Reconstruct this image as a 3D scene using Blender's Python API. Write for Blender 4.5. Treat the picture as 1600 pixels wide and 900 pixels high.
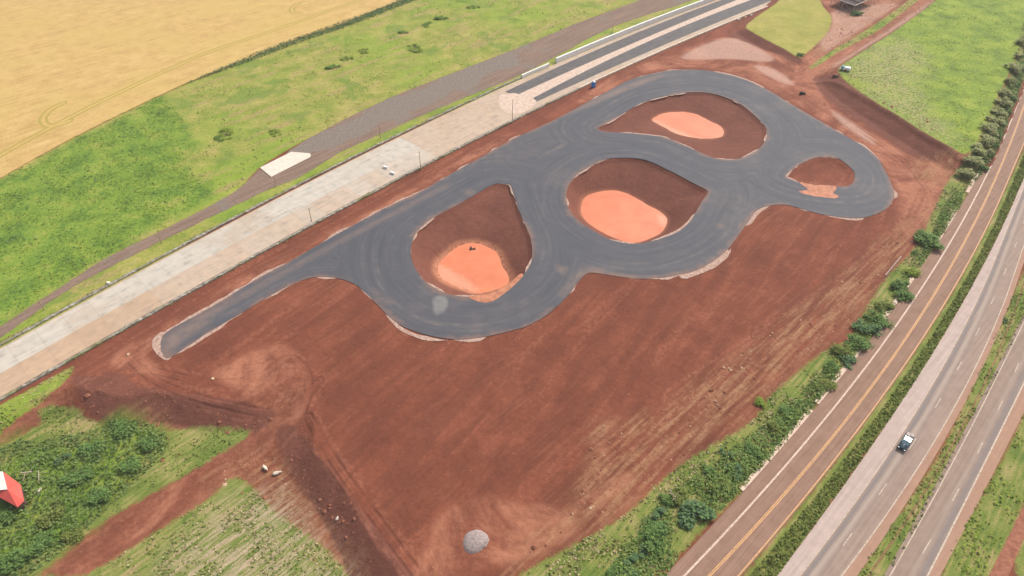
import bpy, bmesh, math, random
import numpy as np
from mathutils import Vector, Matrix
from mathutils.geometry import delaunay_2d_cdt
R = math.radians
random.seed(7); RNG = np.random.default_rng(11)
S = bpy.context.scene
for o in list(bpy.data.objects): bpy.data.objects.remove(o)

# ------------------------------------------------------------------ camera, sky, sun, exposure
H = 125.0; PITCH = 42.5; FPX = 1006.0
cd = bpy.data.cameras.new('camera'); cam = bpy.data.objects.new('camera', cd)
S.collection.objects.link(cam); S.camera = cam
cam.location = (0, 0, H); cam.rotation_euler = (R(90 - PITCH), 0, 0)
cd.sensor_width = 36; cd.lens = 36 * FPX / 1600; cd.clip_start = 1; cd.clip_end = 9000
SUN_EL = 45.0; SUN_AZ = 42.0            # azimuth clockwise from +Y
w = bpy.data.worlds.new('World'); S.world = w; w.use_nodes = True
nt = w.node_tree; bgn = nt.nodes['Background']
sky = nt.nodes.new('ShaderNodeTexSky'); sky.sky_type = 'NISHITA'; sky.sun_disc = False
sky.sun_elevation = R(SUN_EL); sky.sun_rotation = R(SUN_AZ); sky.dust_density = 4; sky.air_density = 1.0
hs = nt.nodes.new('ShaderNodeHueSaturation'); hs.inputs['Saturation'].default_value = 0.45
nt.links.new(sky.outputs[0], hs.inputs['Color']); nt.links.new(hs.outputs[0], bgn.inputs[0])
bgn.inputs[1].default_value = 0.12
sl = bpy.data.lights.new('sun', 'SUN'); sl.energy = 2.5; sl.angle = R(7); sl.color = (1.0, 0.95, 0.87)
sun = bpy.data.objects.new('sun', sl); S.collection.objects.link(sun)
sd = Vector((math.sin(R(SUN_AZ)) * math.cos(R(SUN_EL)), math.cos(R(SUN_AZ)) * math.cos(R(SUN_EL)), math.sin(R(SUN_EL))))
sun.rotation_euler = sd.to_track_quat('Z', 'Y').to_euler(); sun.location = (0, 200, 200)
S.view_settings.view_transform = 'Standard'; S.view_settings.look = 'None'
S.view_settings.exposure = 0.46; S.view_settings.gamma = 1.0
S.render.resolution_x = 1024; S.render.resolution_y = 576
S.cycles.max_bounces = 6; S.cycles.volume_bounces = 0

# ------------------------------------------------------------------ plan helpers: survey points on a level
CP, SP = math.cos(R(PITCH)), math.sin(R(PITCH))
def G(px, py, z=0.0):
    u = (px - 800) / FPX; v = -(py - 450) / FPX
    dx, dy, dz = u, CP + v * SP, -SP + v * CP
    t = (H - z) / -dz
    return (dx * t, dy * t)
def GP(pts, z=0.0): return np.array([G(a, b, z) for a, b in pts])
def crop(pts, ox, oy, s): return [(ox + a / s, oy + b / s) for a, b in pts]
def smooth(P, n=6, closed=True):         # Catmull-Rom
    P = np.asarray(P, float); m = len(P); out = []
    for i in range(m if closed else m - 1):
        if closed: a, b, c, d = P[i - 1], P[i], P[(i + 1) % m], P[(i + 2) % m]
        else: a, b, c, d = P[max(i - 1, 0)], P[i], P[i + 1], P[min(i + 2, m - 1)]
        for k in range(n):
            t = k / n
            out.append(0.5 * ((2 * b) + (c - a) * t + (2 * a - 5 * b + 4 * c - d) * t * t + (3 * b - a - 3 * c + d) * t ** 3))
    if not closed: out.append(P[-1])
    return np.array(out)
def segdist(X, Y, P, closed=True):
    best = np.full(X.shape, 1e9); n = len(P)
    for i in range(n if closed else n - 1):
        a = P[i]; b = P[(i + 1) % n]; d = b - a; L = d @ d + 1e-12
        t = np.clip(((X - a[0]) * d[0] + (Y - a[1]) * d[1]) / L, 0, 1)
        best = np.minimum(best, (X - a[0] - t * d[0]) ** 2 + (Y - a[1] - t * d[1]) ** 2)
    return np.sqrt(best)
def inside(X, Y, P):
    c = np.zeros(X.shape, bool); n = len(P)
    for i in range(n):
        x1, y1 = P[i]; x2, y2 = P[(i + 1) % n]
        if y1 == y2: continue
        c ^= ((y1 > Y) != (y2 > Y)) & (X < (x2 - x1) * (Y - y1) / (y2 - y1) + x1)
    return c
FAR = 15.0
def sdf(X, Y, P, far=FAR):               # negative inside, clamped
    out = np.full(X.shape, float(far))
    lo = P.min(0) - far; hi = P.max(0) + far
    m = (X > lo[0]) & (X < hi[0]) & (Y > lo[1]) & (Y < hi[1])
    if m.any():
        x, y = X[m], Y[m]; d = segdist(x, y, P); d = np.where(inside(x, y, P), -d, d)
        out[m] = np.clip(d, -far, far)
    return out
def sdfs(X, Y, polys):
    out = np.full(X.shape, FAR)
    for P in polys: out = np.minimum(out, sdf(X, Y, P))
    return out
def linedist(X, Y, lines, far=8.0):
    out = np.full(X.shape, float(far))
    for P in lines:
        lo = P.min(0) - far; hi = P.max(0) + far
        m = (X > lo[0]) & (X < hi[0]) & (Y > lo[1]) & (Y < hi[1])
        if m.any(): out[m] = np.minimum(out[m], segdist(X[m], Y[m], P, False))
    return out
def sst(a, b, v):
    t = np.clip((v - a) / (b - a), 0, 1); return t * t * (3 - 2 * t)
_lat = {}
def vnoise(X, Y, scale, seed=0):
    if seed not in _lat: _lat[seed] = np.random.default_rng(seed).random((256, 256))
    L = _lat[seed]; x = np.asarray(X) / scale; y = np.asarray(Y) / scale
    xi = np.floor(x).astype(int); yi = np.floor(y).astype(int); fx = x - xi; fy = y - yi
    fx = fx * fx * (3 - 2 * fx); fy = fy * fy * (3 - 2 * fy)
    g = lambda i, j: L[(xi + i) & 255, (yi + j) & 255]
    return (g(0, 0) * (1 - fx) + g(1, 0) * fx) * (1 - fy) + (g(0, 1) * (1 - fx) + g(1, 1) * fx) * fy
def fbm(X, Y, scale, seed=0, n=3):
    v = 0; a = 0
    for k in range(n): v = v + vnoise(X, Y, scale / 2 ** k, seed + k) / 2 ** k; a += 1 / 2 ** k
    return v / a
class Fit:                                # smooth edge line v(u) in the plan
    def __init__(s, pts, deg=2, a=None, b=None):
        W = GP(pts) if not isinstance(pts, np.ndarray) else pts
        s.o = W[0] if a is None else a; e = (W[-1] if b is None else b) - s.o
        s.d = e / np.linalg.norm(e); s.n = np.array([-s.d[1], s.d[0]])
        q = W - s.o; u = q @ s.d; v = q @ s.n; s.u0, s.u1 = u.min(), u.max()
        s.c = np.polyfit(u, v, deg); s.t0 = np.polyval(np.polyder(s.c), s.u0); s.t1 = np.polyval(np.polyder(s.c), s.u1)
    def v(s, u):
        u = np.asarray(u, float); uc = np.clip(u, s.u0, s.u1)
        return np.polyval(s.c, uc) + np.where(u > s.u1, (u - s.u1) * s.t1, 0) + np.where(u < s.u0, (u - s.u0) * s.t0, 0)
    def p(s, u, off=0.0):
        u = np.atleast_1d(np.asarray(u, float))
        return s.o + u[:, None] * s.d + (s.v(u) + off)[:, None] * s.n

# ------------------------------------------------------------------ object helpers
def link(o): S.collection.objects.link(o); return o
def newmesh(name, V, F, m=None, parent=None, smoothf=False):
    me = bpy.data.meshes.new(name); me.from_pydata([tuple(v) for v in V], [], [tuple(f) for f in F]); me.update()
    if m: me.materials.append(m)
    if smoothf: me.polygons.foreach_set('use_smooth', [True] * len(me.polygons))
    o = link(bpy.data.objects.new(name, me))
    if parent: o.parent = parent
    return o
def fastmesh(name, V, F, m, smoothf=False):
    me = bpy.data.meshes.new(name); V = np.asarray(V, np.float32); F = np.asarray(F, np.int32); k = F.shape[1]
    me.vertices.add(len(V)); me.vertices.foreach_set('co', V.ravel())
    me.loops.add(F.size); me.loops.foreach_set('vertex_index', F.ravel())
    me.polygons.add(len(F)); me.polygons.foreach_set('loop_start', np.arange(len(F), dtype=np.int32) * k)
    me.update(calc_edges=True)
    if smoothf: me.polygons.foreach_set('use_smooth', np.ones(len(F), bool))
    me.materials.append(m); return link(bpy.data.objects.new(name, me))
def setattr_(o, name, arr):
    a = o.data.attributes.new(name, 'FLOAT', 'POINT'); a.data.foreach_set('value', np.asarray(arr, np.float32).ravel())
def tag(o, label=None, cat=None, group=None, kind=None):
    if label: o['label'] = label
    if cat: o['category'] = cat
    if group: o['group'] = group
    if kind: o['kind'] = kind
    return o
def empty(name, loc, rz=0.0):
    o = link(bpy.data.objects.new(name, None)); o.location = loc; o.rotation_euler = (0, 0, rz); o.empty_display_size = .5; return o
def fromb(name, bm, m, parent=None, sm=False):
    me = bpy.data.meshes.new(name); bm.normal_update(); bm.to_mesh(me); bm.free(); me.materials.append(m)
    if sm: me.polygons.foreach_set('use_smooth', [True] * len(me.polygons))
    o = link(bpy.data.objects.new(name, me))
    if parent: o.parent = parent
    return o
def bbox(bm, c, s, rz=0, bev=0, tilt=None):
    r = bmesh.ops.create_cube(bm, size=1); vs = r['verts']
    M = Matrix.Translation(c) @ Matrix.Rotation(rz, 4, 'Z') @ (tilt or Matrix()) @ Matrix.Diagonal((*s, 1))
    bmesh.ops.transform(bm, matrix=M, verts=vs)
    if bev:
        es = list({e for v in vs for e in v.link_edges}); bmesh.ops.bevel(bm, geom=es, offset=bev, segments=2, affect='EDGES', profile=.6)
def tube(bm, a, b, r1, r2=None, n=8):
    a, b = Vector(a), Vector(b); d = b - a
    M = Matrix.Translation((a + b) / 2) @ d.to_track_quat('Z', 'Y').to_matrix().to_4x4()
    bmesh.ops.create_cone(bm, cap_ends=True, segments=n, radius1=r1, radius2=r1 if r2 is None else r2, depth=d.length, matrix=M)
def copy_tree(o, parent=None):
    c = o.copy(); link(c); c.parent = parent
    for ch in o.children: copy_tree(ch, c)
    return c

# ------------------------------------------------------------------ node helpers
class NT:
    def __init__(s, name, rough=0.9):
        s.m = bpy.data.materials.new(name); s.m.use_nodes = True; s.t = s.m.node_tree
        s.b = s.t.nodes['Principled BSDF']; s.b.inputs['Roughness'].default_value = rough
        s.b.inputs['Specular IOR Level'].default_value = 0.25
        s.pos = s.t.nodes.new('ShaderNodeNewGeometry').outputs['Position']
    def n(s, t): return s.t.nodes.new(t)
    def l(s, a, b):
        if isinstance(a, bpy.types.NodeSocket): s.t.links.new(a, b)
        else: b.default_value = a
    def math(s, op, a, b=0.0, c=0.0, clamp=False):
        k = s.n('ShaderNodeMath'); k.operation = op; k.use_clamp = clamp
        s.l(a, k.inputs[0]); s.l(b, k.inputs[1]); s.l(c, k.inputs[2]); return k.outputs[0]
    def attr(s, name):
        k = s.n('ShaderNodeAttribute'); k.attribute_name = name; return k.outputs['Fac']
    def map(s, rot=0, sx=1, sy=1, sz=1, src=None):
        k = s.n('ShaderNodeMapping'); k.vector_type = 'TEXTURE'; s.l(src or s.pos, k.inputs['Vector'])
        k.inputs['Rotation'].default_value = (0, 0, rot); k.inputs['Scale'].default_value = (sx, sy, sz); return k.outputs[0]
    def noise(s, scale, detail=4, rough=.55, vec=None, dist=0.0):
        k = s.n('ShaderNodeTexNoise'); s.l(vec or s.pos, k.inputs['Vector']); k.inputs['Scale'].default_value = scale
        k.inputs['Detail'].default_value = detail; k.inputs['Roughness'].default_value = rough; k.inputs['Distortion'].default_value = dist
        return k.outputs['Fac']
    def step(s, v, a, b):
        k = s.n('ShaderNodeMapRange'); k.interpolation_type = 'SMOOTHSTEP'; s.l(v, k.inputs[0])
        k.inputs[1].default_value = a; k.inputs[2].default_value = b; return k.outputs[0]
    def mix(s, f, a, b, mode='MIX'):
        k = s.n('ShaderNodeMix'); k.data_type = 'RGBA'; k.blend_type = mode
        s.l(f, k.inputs[0])
        for q, i in ((a, 6), (b, 7)):
            if isinstance(q, tuple): k.inputs[i].default_value = (*q, 1)
            else: s.l(q, k.inputs[i])
        return k.outputs[2]
    def ramp(s, f, *cols):
        k = s.n('ShaderNodeValToRGB'); s.l(f, k.inputs[0]); e = k.color_ramp.elements
        e[0].position, e[0].color = cols[0][0], (*cols[0][1], 1); e[1].position, e[1].color = cols[-1][0], (*cols[-1][1], 1)
        for p, c in cols[1:-1]: q = e.new(p); q.color = (*c, 1)
        return k.outputs[0]
    def mask(s, name, amp, soft, nz, bias=0.0):
        v = s.math('ADD', s.attr(name), s.math('MULTIPLY', s.math('SUBTRACT', nz, 0.5), 2 * amp))
        return s.step(s.math('ADD', v, bias), soft, -soft)
    def col(s, c):
        if isinstance(c, tuple): s.b.inputs['Base Color'].default_value = (*c, 1)
        else: s.l(c, s.b.inputs['Base Color'])
        return s
    def bump(s, h, st=.5, dist=.1):
        k = s.n('ShaderNodeBump'); s.l(h, k.inputs['Height']); k.inputs['Strength'].default_value = st; k.inputs['Distance'].default_value = dist
        s.l(k.outputs[0], s.b.inputs['Normal']); return s
def flat(name, c, rough=.6, metal=0, var=.15, sc=1.5):
    k = NT(name, rough); k.b.inputs['Metallic'].default_value = metal
    nz = k.noise(sc, 5)
    k.col(k.ramp(nz, (.3, tuple(x * (1 - var) for x in c)), (.7, tuple(min(1, x * (1 + var)) for x in c)))); return k.m

# ------------------------------------------------------------------ the plan
track_px = [(262,560),(252,546),(254,526),(275,510),(330,480),(400,437),(450,410),(520,370),(600,326),(650,303),(700,275),(760,241),(800,218),(867,187),(927,155),(957,139),(987,124),(1033,112),(1066,109),(1100,110),(1150,120),(1200,141),(1243,167),(1300,200),(1360,237),(1383,267),(1397,300),(1392,319),(1373,333),(1340,341),(1283,335),(1233,321),(1205,321),(1183,329),(1167,350),(1150,373),(1133,394),(1100,417),(1067,428),(1007,436),(950,430),(920,427),(905,439),(883,467),(843,500),(800,517),(733,530),(683,527),(633,512),(600,487),(567,453),(533,436),(493,433),(450,447),(400,476),(330,517),(290,543)]
hole1_px = crop([(650,80),(735,78),(768,96),(805,210),(850,330),(898,450),(908,560),(885,630),(816+24,690),(740,762),(640,812),(540,830),(380,822),(240,765),(135,665),(97,560),(102,465),(150,380),(250,300),(400,220),(520,150)], 620, 270, 4.2875)
hole2_px = crop([(80,380),(110,300),(180,220),(260,170),(380,110),(500,90),(680,95),(800,130),(900,180),(1050,255),(1150,310),(1235,352),(1248,375),(1235,405),(1200,450),(1150,540),(1100,620),(1020,690),(900,745),(780,780),(680,798),(570,795),(450,770),(330,710),(220,640),(130,560),(85,470)], 870, 230, 5.296)
hole3_px = crop([(80,440),(85,420),(130,398),(250,330),(380,250),(450,215),(560,180),(700,150),(850,130),(1000,135),(1130,170),(1250,220),(1340,290),(1440,380),(1480,440),(1480,510),(1430,590),(1340,650),(1240,685),(1120,690),(1020,670),(900,620),(780,565),(650,510),(520,490),(330,470),(150,460)], 920, 120, 5.333)
hole4_px = crop([(195,375),(260,310),(350,255),(480,195),(620,175),(720,180),(790,210),(880,280),(935,350),(930,420),(900,470),(820,495),(620,490),(480,475),(330,450),(210,400)], 1200, 220, 6.923)
pond1_px = crop([(340,560),(430,490),(540,480),(620,510),(668,545),(690,600),(712,650),(742,690),(738,745),(640,785),(540,800),(470,780),(350,735),(290,680),(290,610)], 620, 270, 4.2875)
pond2_px = crop([(212,470),(235,420),(300,385),(430,362),(540,375),(640,420),(720,470),(800,510),(860,545),(905,590),(895,650),(850,710),(760,755),(680,782),(590,784),(470,742),(360,688),(260,620),(208,550)], 870, 230, 5.296)
pond3_px = crop([(540,360),(590,322),(680,300),(800,298),(900,320),(1000,370),(1080,410),(1115,450),(1100,490),(1030,510),(930,510),(830,495),(720,465),(620,410)], 920, 120, 5.333)
D1, D2, D3, D4 = 4.2, 4.6, 2.6, 0.7
TRACK = smooth(GP(track_px), 4)
HOLES = [smooth(GP(h), 4) for h in (hole1_px, hole2_px, hole3_px, hole4_px)]
PONDS = [smooth(GP(pond1_px, -D1), 4), smooth(GP(pond2_px, -D2), 4), smooth(GP(pond3_px, -D3), 4)]
ZF, ZP, ZL = 3.2, 2.0, -3.0             # green field, grass patch, low ground
field_px = [(1500,-40),(1463,0),(1400,47),(1333,90),(1311,112),(1350,147),(1400,179),(1450,210),(1483,229),(1507,240),(1527,222),(1553,165),(1575,117),(1600,60),(1640,-40)]
FIELD = smooth(GP(field_px, ZF), 3)
patch_px = [(1214,4),(1168,37),(1176,50),(1225,76),(1247,89),(1256,86),(1277,68),(1294,49),(1299,26),(1286,10),(1270,-20),(1235,-20)]
PATCH = smooth(GP(patch_px, ZP), 3)
low_px = [(-260,860),(-80,745),(20,690),(105,650),(175,668),(235,660),(330,676),(392,678),(398,700),(440,735),(480,778),(520,838),(545,900),(560,960),(300,1250),(-500,1250)]
LOW = smooth(GP(low_px, ZL), 3)
ramp_line = GP([(470,620),(440,660),(400,690),(340,735),(270,780)], -1.0)
STRIP_U = Fit([(0,550),(133,472),(267,397),(400,322),(540,253),(635,206),(780,140),(867,104),(940,72),(1060,23),(1112,0)], 2)
_a, _b = STRIP_U.o, STRIP_U.o + STRIP_U.d * 100
STRIP_L = Fit([(50,598),(160,530),(233,487),(400,397),(447,368),(594,290),(654,260),(700,239),(780,198),(860,158),(933,127),(1020,84),(1133,37),(1200,9)], 2, _a, _b)

RIDGE = smooth(GP([(1275,119),(1300,121),(1352,152),(1402,182),(1450,213),(1484,232),(1500,244)], ZF), 3, False)
def height(X, Y):
    h = np.zeros_like(X)
    for Hh, P, D in zip(HOLES[:3], PONDS, (D1, D2, D3)):
        di = sdf(X, Y, Hh, 60); m = di < 0
        if m.any():
            x, y = X[m], Y[m]; dr = -di[m]; dp = np.maximum(sdf(x, y, P, 60), 0)
            t = np.clip(dr / (dr + dp + 1e-6), 0, 1)
            h[m] = -(D + 0.12) * t - .5 * sst(0, 1.5, dr) * (1 - t)
            inn = dp <= 0; q = h[m]; q[inn] = -D - .25; h[m] = q
    h += .55 * sst(2.2, 0, segdist(X, Y, RIDGE, False)) * (.6 + .8 * fbm(X, Y, 5, 66))
    di = sdf(X, Y, HOLES[3], 30); h -= D4 * sst(0, 3.5, -di)
    d = sdf(X, Y, FIELD, 12); h = h + ZF * np.clip(1 - (d + 1.4 * (fbm(X, Y, 6, 5) - .5)) / 8.0, 0, 1)
    d = sdf(X, Y, PATCH, 12); h = h + ZP * np.clip(1 - (d + 1.2 * (fbm(X, Y, 5, 15) - .5)) / 5.0, 0, 1)
    d = sdf(X, Y, LOW, 14)
    rl = segdist(X, Y, ramp_line, False)
    wdt = 6.5 + 9 * sst(14, 3, rl)
    low = ZL * np.clip(1 - (d + 1.6 * (fbm(X, Y, 8, 26) - .5)) / wdt, 0, 1)
    h = h + low + np.where((d < 9), (fbm(X, Y, 9, 25) - .5) * .5 * sst(9, 3, d), 0)
    return h

# ------------------------------------------------------------------ ground sheet
ry = [-900, -300, -60, 10]; y = 34.0
while y < 470: ry.append(y); y += 0.30 + 0.0016 * (y - 34)
ry += [480, 520, 620, 900, 1600, 3500, 8000]
ry = np.array(ry); NC = 860
uu = np.linspace(-1, 1, NC)
depth = np.clip(ry, 34, 470) * CP + H * SP; W_ = 0.83 * depth + 16
xs = uu[None, :] * W_[:, None]
ext = np.array([20, 80, 300, 1200, 6000])
xs = np.concatenate([-(W_[:, None] + ext[::-1][None]), xs, W_[:, None] + ext[None]], 1)
X = xs; Y = np.repeat(ry[:, None], xs.shape[1], 1); nr, nc = X.shape
Xf, Yf = X.ravel(), Y.ravel(); Zf = height(Xf, Yf)
_m = sst(-.5, 1.0, sdf(Xf, Yf, TRACK, 3)) * sst(3.2, 4.5, np.minimum(linedist(Xf, Yf, [STRIP_U.p(np.arange(-120, 520, 10)), STRIP_L.p(np.arange(-120, 520, 10))], 6), 9))
_hole = np.zeros(len(Xf))
for _h in HOLES: _hole = np.maximum(_hole, sst(.5, 2, -sdf(Xf, Yf, _h, 6)))
_r = segdist(Xf, Yf, GP([(1150,800),(1290,640),(1430,440),(1530,270),(1620,80)]), False)
_m = np.maximum(_m * sst(14, 18, _r) * (Xf + .35 * Yf < 9e9), _hole)
_site = np.minimum(sdfs(Xf, Yf, [GP([(100,600),(450,520),(900,470),(1200,400),(1420,330),(1490,262),(1300,120),(1150,60),(1420,360),(1200,600),(1000,760),(800,900),(640,1000),(420,700)], 0)]), 5)
Zf += (fbm(Xf, Yf, 3.0, 40, 3) - .5) * .05 - .03
Zf += _m * sst(3, 0, _site) * ((fbm(Xf, Yf, 2.2, 44, 3) - .5) * .22 - .05) + _hole * (fbm(Xf, Yf, 1.6, 46, 3) - .5) * .25 * (Zf > -4.4)
idx = np.arange(nr * nc).reshape(nr, nc)
F = np.stack([idx[:-1, :-1], idx[:-1, 1:], idx[1:, 1:], idx[1:, :-1]], -1).reshape(-1, 4)
def polys(*L): return [smooth(GP(p, z), 3) for p, z in L]

grassA_up = [(-300,440),(-120,350),(0,278),(100,222),(200,172),(283,133),(400,86),(467,60),(533,37),(627,0),(700,-28),(900,-90)]
grassA_lo = [(1150,-60),(1000,0),(900,37),(800,79),(700,117),(600,157),(500,207),(460,228),(405,262),(367,300),(267,353),(167,403),(67,467),(0,510),(-120,585),(-300,700)]
lush = polys(([(-300,440),(-120,350),(0,285),(100,230),(200,178),(255,152),(300,210),(290,260),(330,300),(250,350),(167,400),(67,464),(0,507),(-120,585),(-300,700)],0),
             ([(0,700),(60,690),(150,670),(200,655),(250,670),(262,700),(215,750),(130,830),(60,890),(0,920),(-100,950),(-250,900)],ZL))
_rl = [(1083,0),(967,38),(867,89),(800,123),(700,163),(600,207),(533,237),(467,277),(420,296),(397,307),(300,353),(200,403),(100,457),(0,529),(-120,603),(-300,718)]
dry = polys((grassA_up + grassA_lo, 0),
            ([(1150,-28)] + [(a, b - 4) for a, b in _rl] + [(-300,735),(-120,622),(0,550),(133,472),(267,397),(400,322),(540,253),(635,206),(780,140),(867,104),(940,72),(1060,23),(1112,0)],0),
            ([(-100,575+120),(0,636),(60,604),(115,575),(100,600),(60,630),(0,668),(-100,760)],-.5),
            ([(1265,105),(1295,82),(1339,56),(1382,28),(1420,0),(1436,-14),(1444,-8),(1400,27),(1365,52),(1312,80),(1277,103)],0)) + [PATCH]
green = [FIELD] + polys(([(1477,290),(1433,383),(1387,432),(1347,492),(1327,530),(1283,552),(1227,598),(1200,622),(1177,657),(1083,714),(1033,752),(983,799),(927,835),(877,862),(833,885),(790,915),(740,950),(900,1050),(1000,920),(1050,880),(1110,815),(1160,767),(1200,722),(1278,633),(1350,543),(1413,462),(1440,417),(1467,378),(1490,343),(1513,300),(1530,273),(1555,225),(1588,150),(1625,60),(1660,-20),(1610,-20),(1580,110),(1550,170),(1527,225),(1500,262)],0),
    ([(1140,930),(1283,750),(1392,603),(1440,533),(1500,436),(1567,303),(1620,190),(1680,60),(1760,-60),(1780,0),(1660,160),(1587,310),(1540,403),(1490,497),(1433,600),(1323,743),(1200,925)],0),
    ([(1340,900),(1413,790),(1467,712),(1520,602),(1570,490),(1620,380),(1680,240),(1700,260),(1625,440),(1548,605),(1511,668),(1445,798),(1380,905)],0),
    ([(1470,900),(1533,775),(1567,715),(1600,645),(1660,520),(1720,400),(1800,420),(1680,650),(1600,788),(1577,843),(1540,910)],0),
    ([(1620,830),(1590,900),(1700,1000),(1800,800)],0),
    ([(40,905),(127,900),(233,838),(327,778),(370,745),(420,790),(470,830),(510,860),(545,905),(560,1000),(300,1250),(-200,1200),(-100,1000)],ZL),
    ([(230,690),(300,668),(380,672),(385,682),(300,735),(213,785),(127,838),(53,903),(-60,960),(0,900),(120,830),(215,745)],ZL),
    ([(-200,830),(-80,760),(0,700),(60,665),(100,640),(140,655),(175,672),(120,695),(60,700),(0,730),(-80,800)],ZL),
    ([(65,650),(90,640),(130,645),(125,680),(80,690)],ZL))
straw = polys(([(1462,320),(1430,378),(1380,432),(1335,495),(1225,590),(1170,645),(1080,705),(980,790),(870,857),(800,895),(820,850),(900,790),(920,720),(935,660),(1000,655),(1100,590),(1200,520),(1300,445),(1380,380),(1430,330)],0),
              ([(140,665),(230,645),(265,665),(290,700),(240,745),(215,750),(262,700),(205,662),(150,690),(90,700)],ZL+.5),
              ([(330,745),(400,700),(440,730),(480,790),(560,900),(500,890),(440,800),(380,770)],ZL+.4),
              ([(1440,250),(1500,245),(1470,290),(1430,275)],0.3),
              ([(1310,112),(1350,145),(1400,176),(1450,207),(1500,232),(1520,215),(1490,205),(1440,180),(1380,130),(1340,105)],ZF),
              ([(1405,42),(1333,88),(1300,112),(1290,112),(1330,84),(1400,38),(1455,0),(1468,0)],.6),
              ([(1300,26),(1296,50),(1278,70),(1262,90),(1290,85),(1330,58),(1380,25),(1400,0),(1340,0)],.4))
light = polys(([(940,663),(955,658),(963,672),(952,692),(947,716),(935,705),(936,682)],0), ([(880,800),(930,770),(975,742),(985,750),(945,785),(900,808)],0), ([(330,585),(350,570),(395,566),(400,580),(360,592)],0), ([(170,562),(250,513),(400,418),(600,318),(760,225),(790,210),(790,218),(600,329),(400,437),(255,528),(200,575)],0),
              ([(900,160),(960,118),(1040,88),(1130,58),(1200,80),(1260,100),(1278,130),(1300,168),(1380,218),(1430,248),(1475,256),(1500,256),(1485,295),(1450,345),(1420,370),(1400,330),(1398,290),(1350,230),(1200,138),(1100,105),(1000,115),(940,150)],0),
              ([(340,590),(370,560),(430,535),(470,560),(485,610),(460,660),(410,650),(380,610)],0),
              ([(450,630),(440,670),(400,715),(327,770),(233,830),(127,897),(20,970),(-60,960),(53,897),(127,833),(213,780),(300,730),(383,677),(420,650)],-1.8),
              ([(670,840),(710,790),(790,780),(900,810),(850,860),(760,890),(640,910)],0),
              ([(1250,105),(1330,60),(1440,-10),(1475,-10),(1400,42),(1321,92),(1290,115)],0.1),
              ([(1240,100),(1262,88),(1290,62),(1300,20),(1290,0),(1420,-20),(1382,25),(1339,54),(1295,80),(1262,105)],0),
              ([(-100,760),(0,675),(90,605),(120,590),(100,620),(0,700),(-100,790)],-1.2),
              ([(200,540),(230,560),(260,590),(240,590),(200,570)],0),
              ([(1543,905),(1577,843),(1600,788),(1660,680),(1680,730),(1620,800),(1577,900),(1540,980)],0),
              ([(1430,390),(1450,392),(1462,400),(1440,430),(1428,420)],0))
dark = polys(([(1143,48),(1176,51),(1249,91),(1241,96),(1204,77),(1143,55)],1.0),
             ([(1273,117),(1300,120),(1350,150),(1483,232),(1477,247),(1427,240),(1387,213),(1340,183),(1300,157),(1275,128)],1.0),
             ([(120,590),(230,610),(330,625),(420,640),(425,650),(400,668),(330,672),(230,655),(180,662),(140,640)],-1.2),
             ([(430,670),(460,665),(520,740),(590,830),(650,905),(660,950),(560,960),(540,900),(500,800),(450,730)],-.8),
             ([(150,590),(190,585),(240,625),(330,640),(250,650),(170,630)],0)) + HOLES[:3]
pale = polys(([(1300,20),(1298,48),(1280,68),(1290,80),(1330,55),(1380,22),(1400,5),(1330,12)],0), ([(1408,44),(1335,90),(1308,108),(1300,105),(1330,86),(1400,40),(1445,10),(1455,8)],.8), ([(1110,66),(1150,60),(1204,86),(1200,96),(1140,92),(1085,93),(1065,88)],0), ([(1180,102),(1210,108),(1240,130),(1225,130),(1190,113)],0),
             ([(1300,172),(1350,205),(1368,224),(1355,220),(1315,192)],0),
             ([(1440,390),(1462,398),(1440,425),(1433,410)],0))
ruts = [smooth(GP(p, z), 4, False) for p, z in (
    ([(120,590),(260,505),(400,418),(560,335),(760,222)],0), ([(150,600),(270,512),(420,418),(580,334),(780,222)],0),
    ([(240,580),(330,598),(400,590),(450,560),(480,590),(470,640),(430,680)],0), ([(200,560),(250,600),(340,630),(430,640)],0),
    ([(500,600),(440,660),(340,740),(200,835),(40,930)],-1.5), ([(470,590),(430,650),(330,725),(200,812),(40,905)],-1.5),
    ([(1500,262),(1440,360),(1380,415),(1300,470),(1200,540),(1080,640),(930,770)],0), ([(1440,300),(1410,360),(1330,430),(1200,520),(1050,620)],0),
    ([(1260,120),(1330,70),(1450,-10)],.1), ([(1250,110),(1290,80),(1340,45),(1400,0)],.1),
    ([(980,110),(1060,90),(1150,100),(1240,140),(1330,195),(1410,250),(1450,300)],0), ([(1000,106),(1100,95),(1200,120),(1300,180),(1400,250)],0),
    ([(100,600),(95,640),(100,690)],-1.5), ([(0,690),(60,640),(130,590),(200,560)],-.8),
    ([(480,650),(520,720),(600,830),(660,910)],0))]
gm = NT('ground_soil', .95)
dirA = math.atan2(STRIP_U.d[1], STRIP_U.d[0])
g_ang = math.atan2(*(GP([(1333,600)]) - GP([(1068,900)]))[0][::-1])
r_ang = math.atan2(*(GP([(383,677)], ZL) - GP([(53,897)], ZL))[0][::-1])
nb, nm, ns, nf = gm.noise(.018, 3), gm.noise(.11, 5, .6), gm.noise(.9, 5, .65), gm.noise(4.5, 4, .7)
st1 = gm.noise(1, 5, .62, gm.map(g_ang, 14, 1.3, 3)); st2 = gm.noise(1, 5, .62, gm.map(r_ang, 9, .8, 3)); st3 = gm.noise(1, 4, .6, gm.map(r_ang + 1.9, 30, 5, 9), .4)
nq = gm.noise(.045, 6, .68, None, .8)
tot = gm.math('ADD', gm.math('MULTIPLY', nm, .38), gm.math('ADD', gm.math('MULTIPLY', ns, .22), gm.math('ADD', gm.math('MULTIPLY', st3, .08), gm.math('MULTIPLY', nq, .32))))
c = gm.ramp(tot, (.38, (.138,.039,.021)), (.5, (.188,.055,.029)), (.62, (.255,.080,.043)))
st4 = gm.noise(1, 6, .65, gm.map(g_ang + .18, 38, 4.5, 9), .6)
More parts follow.
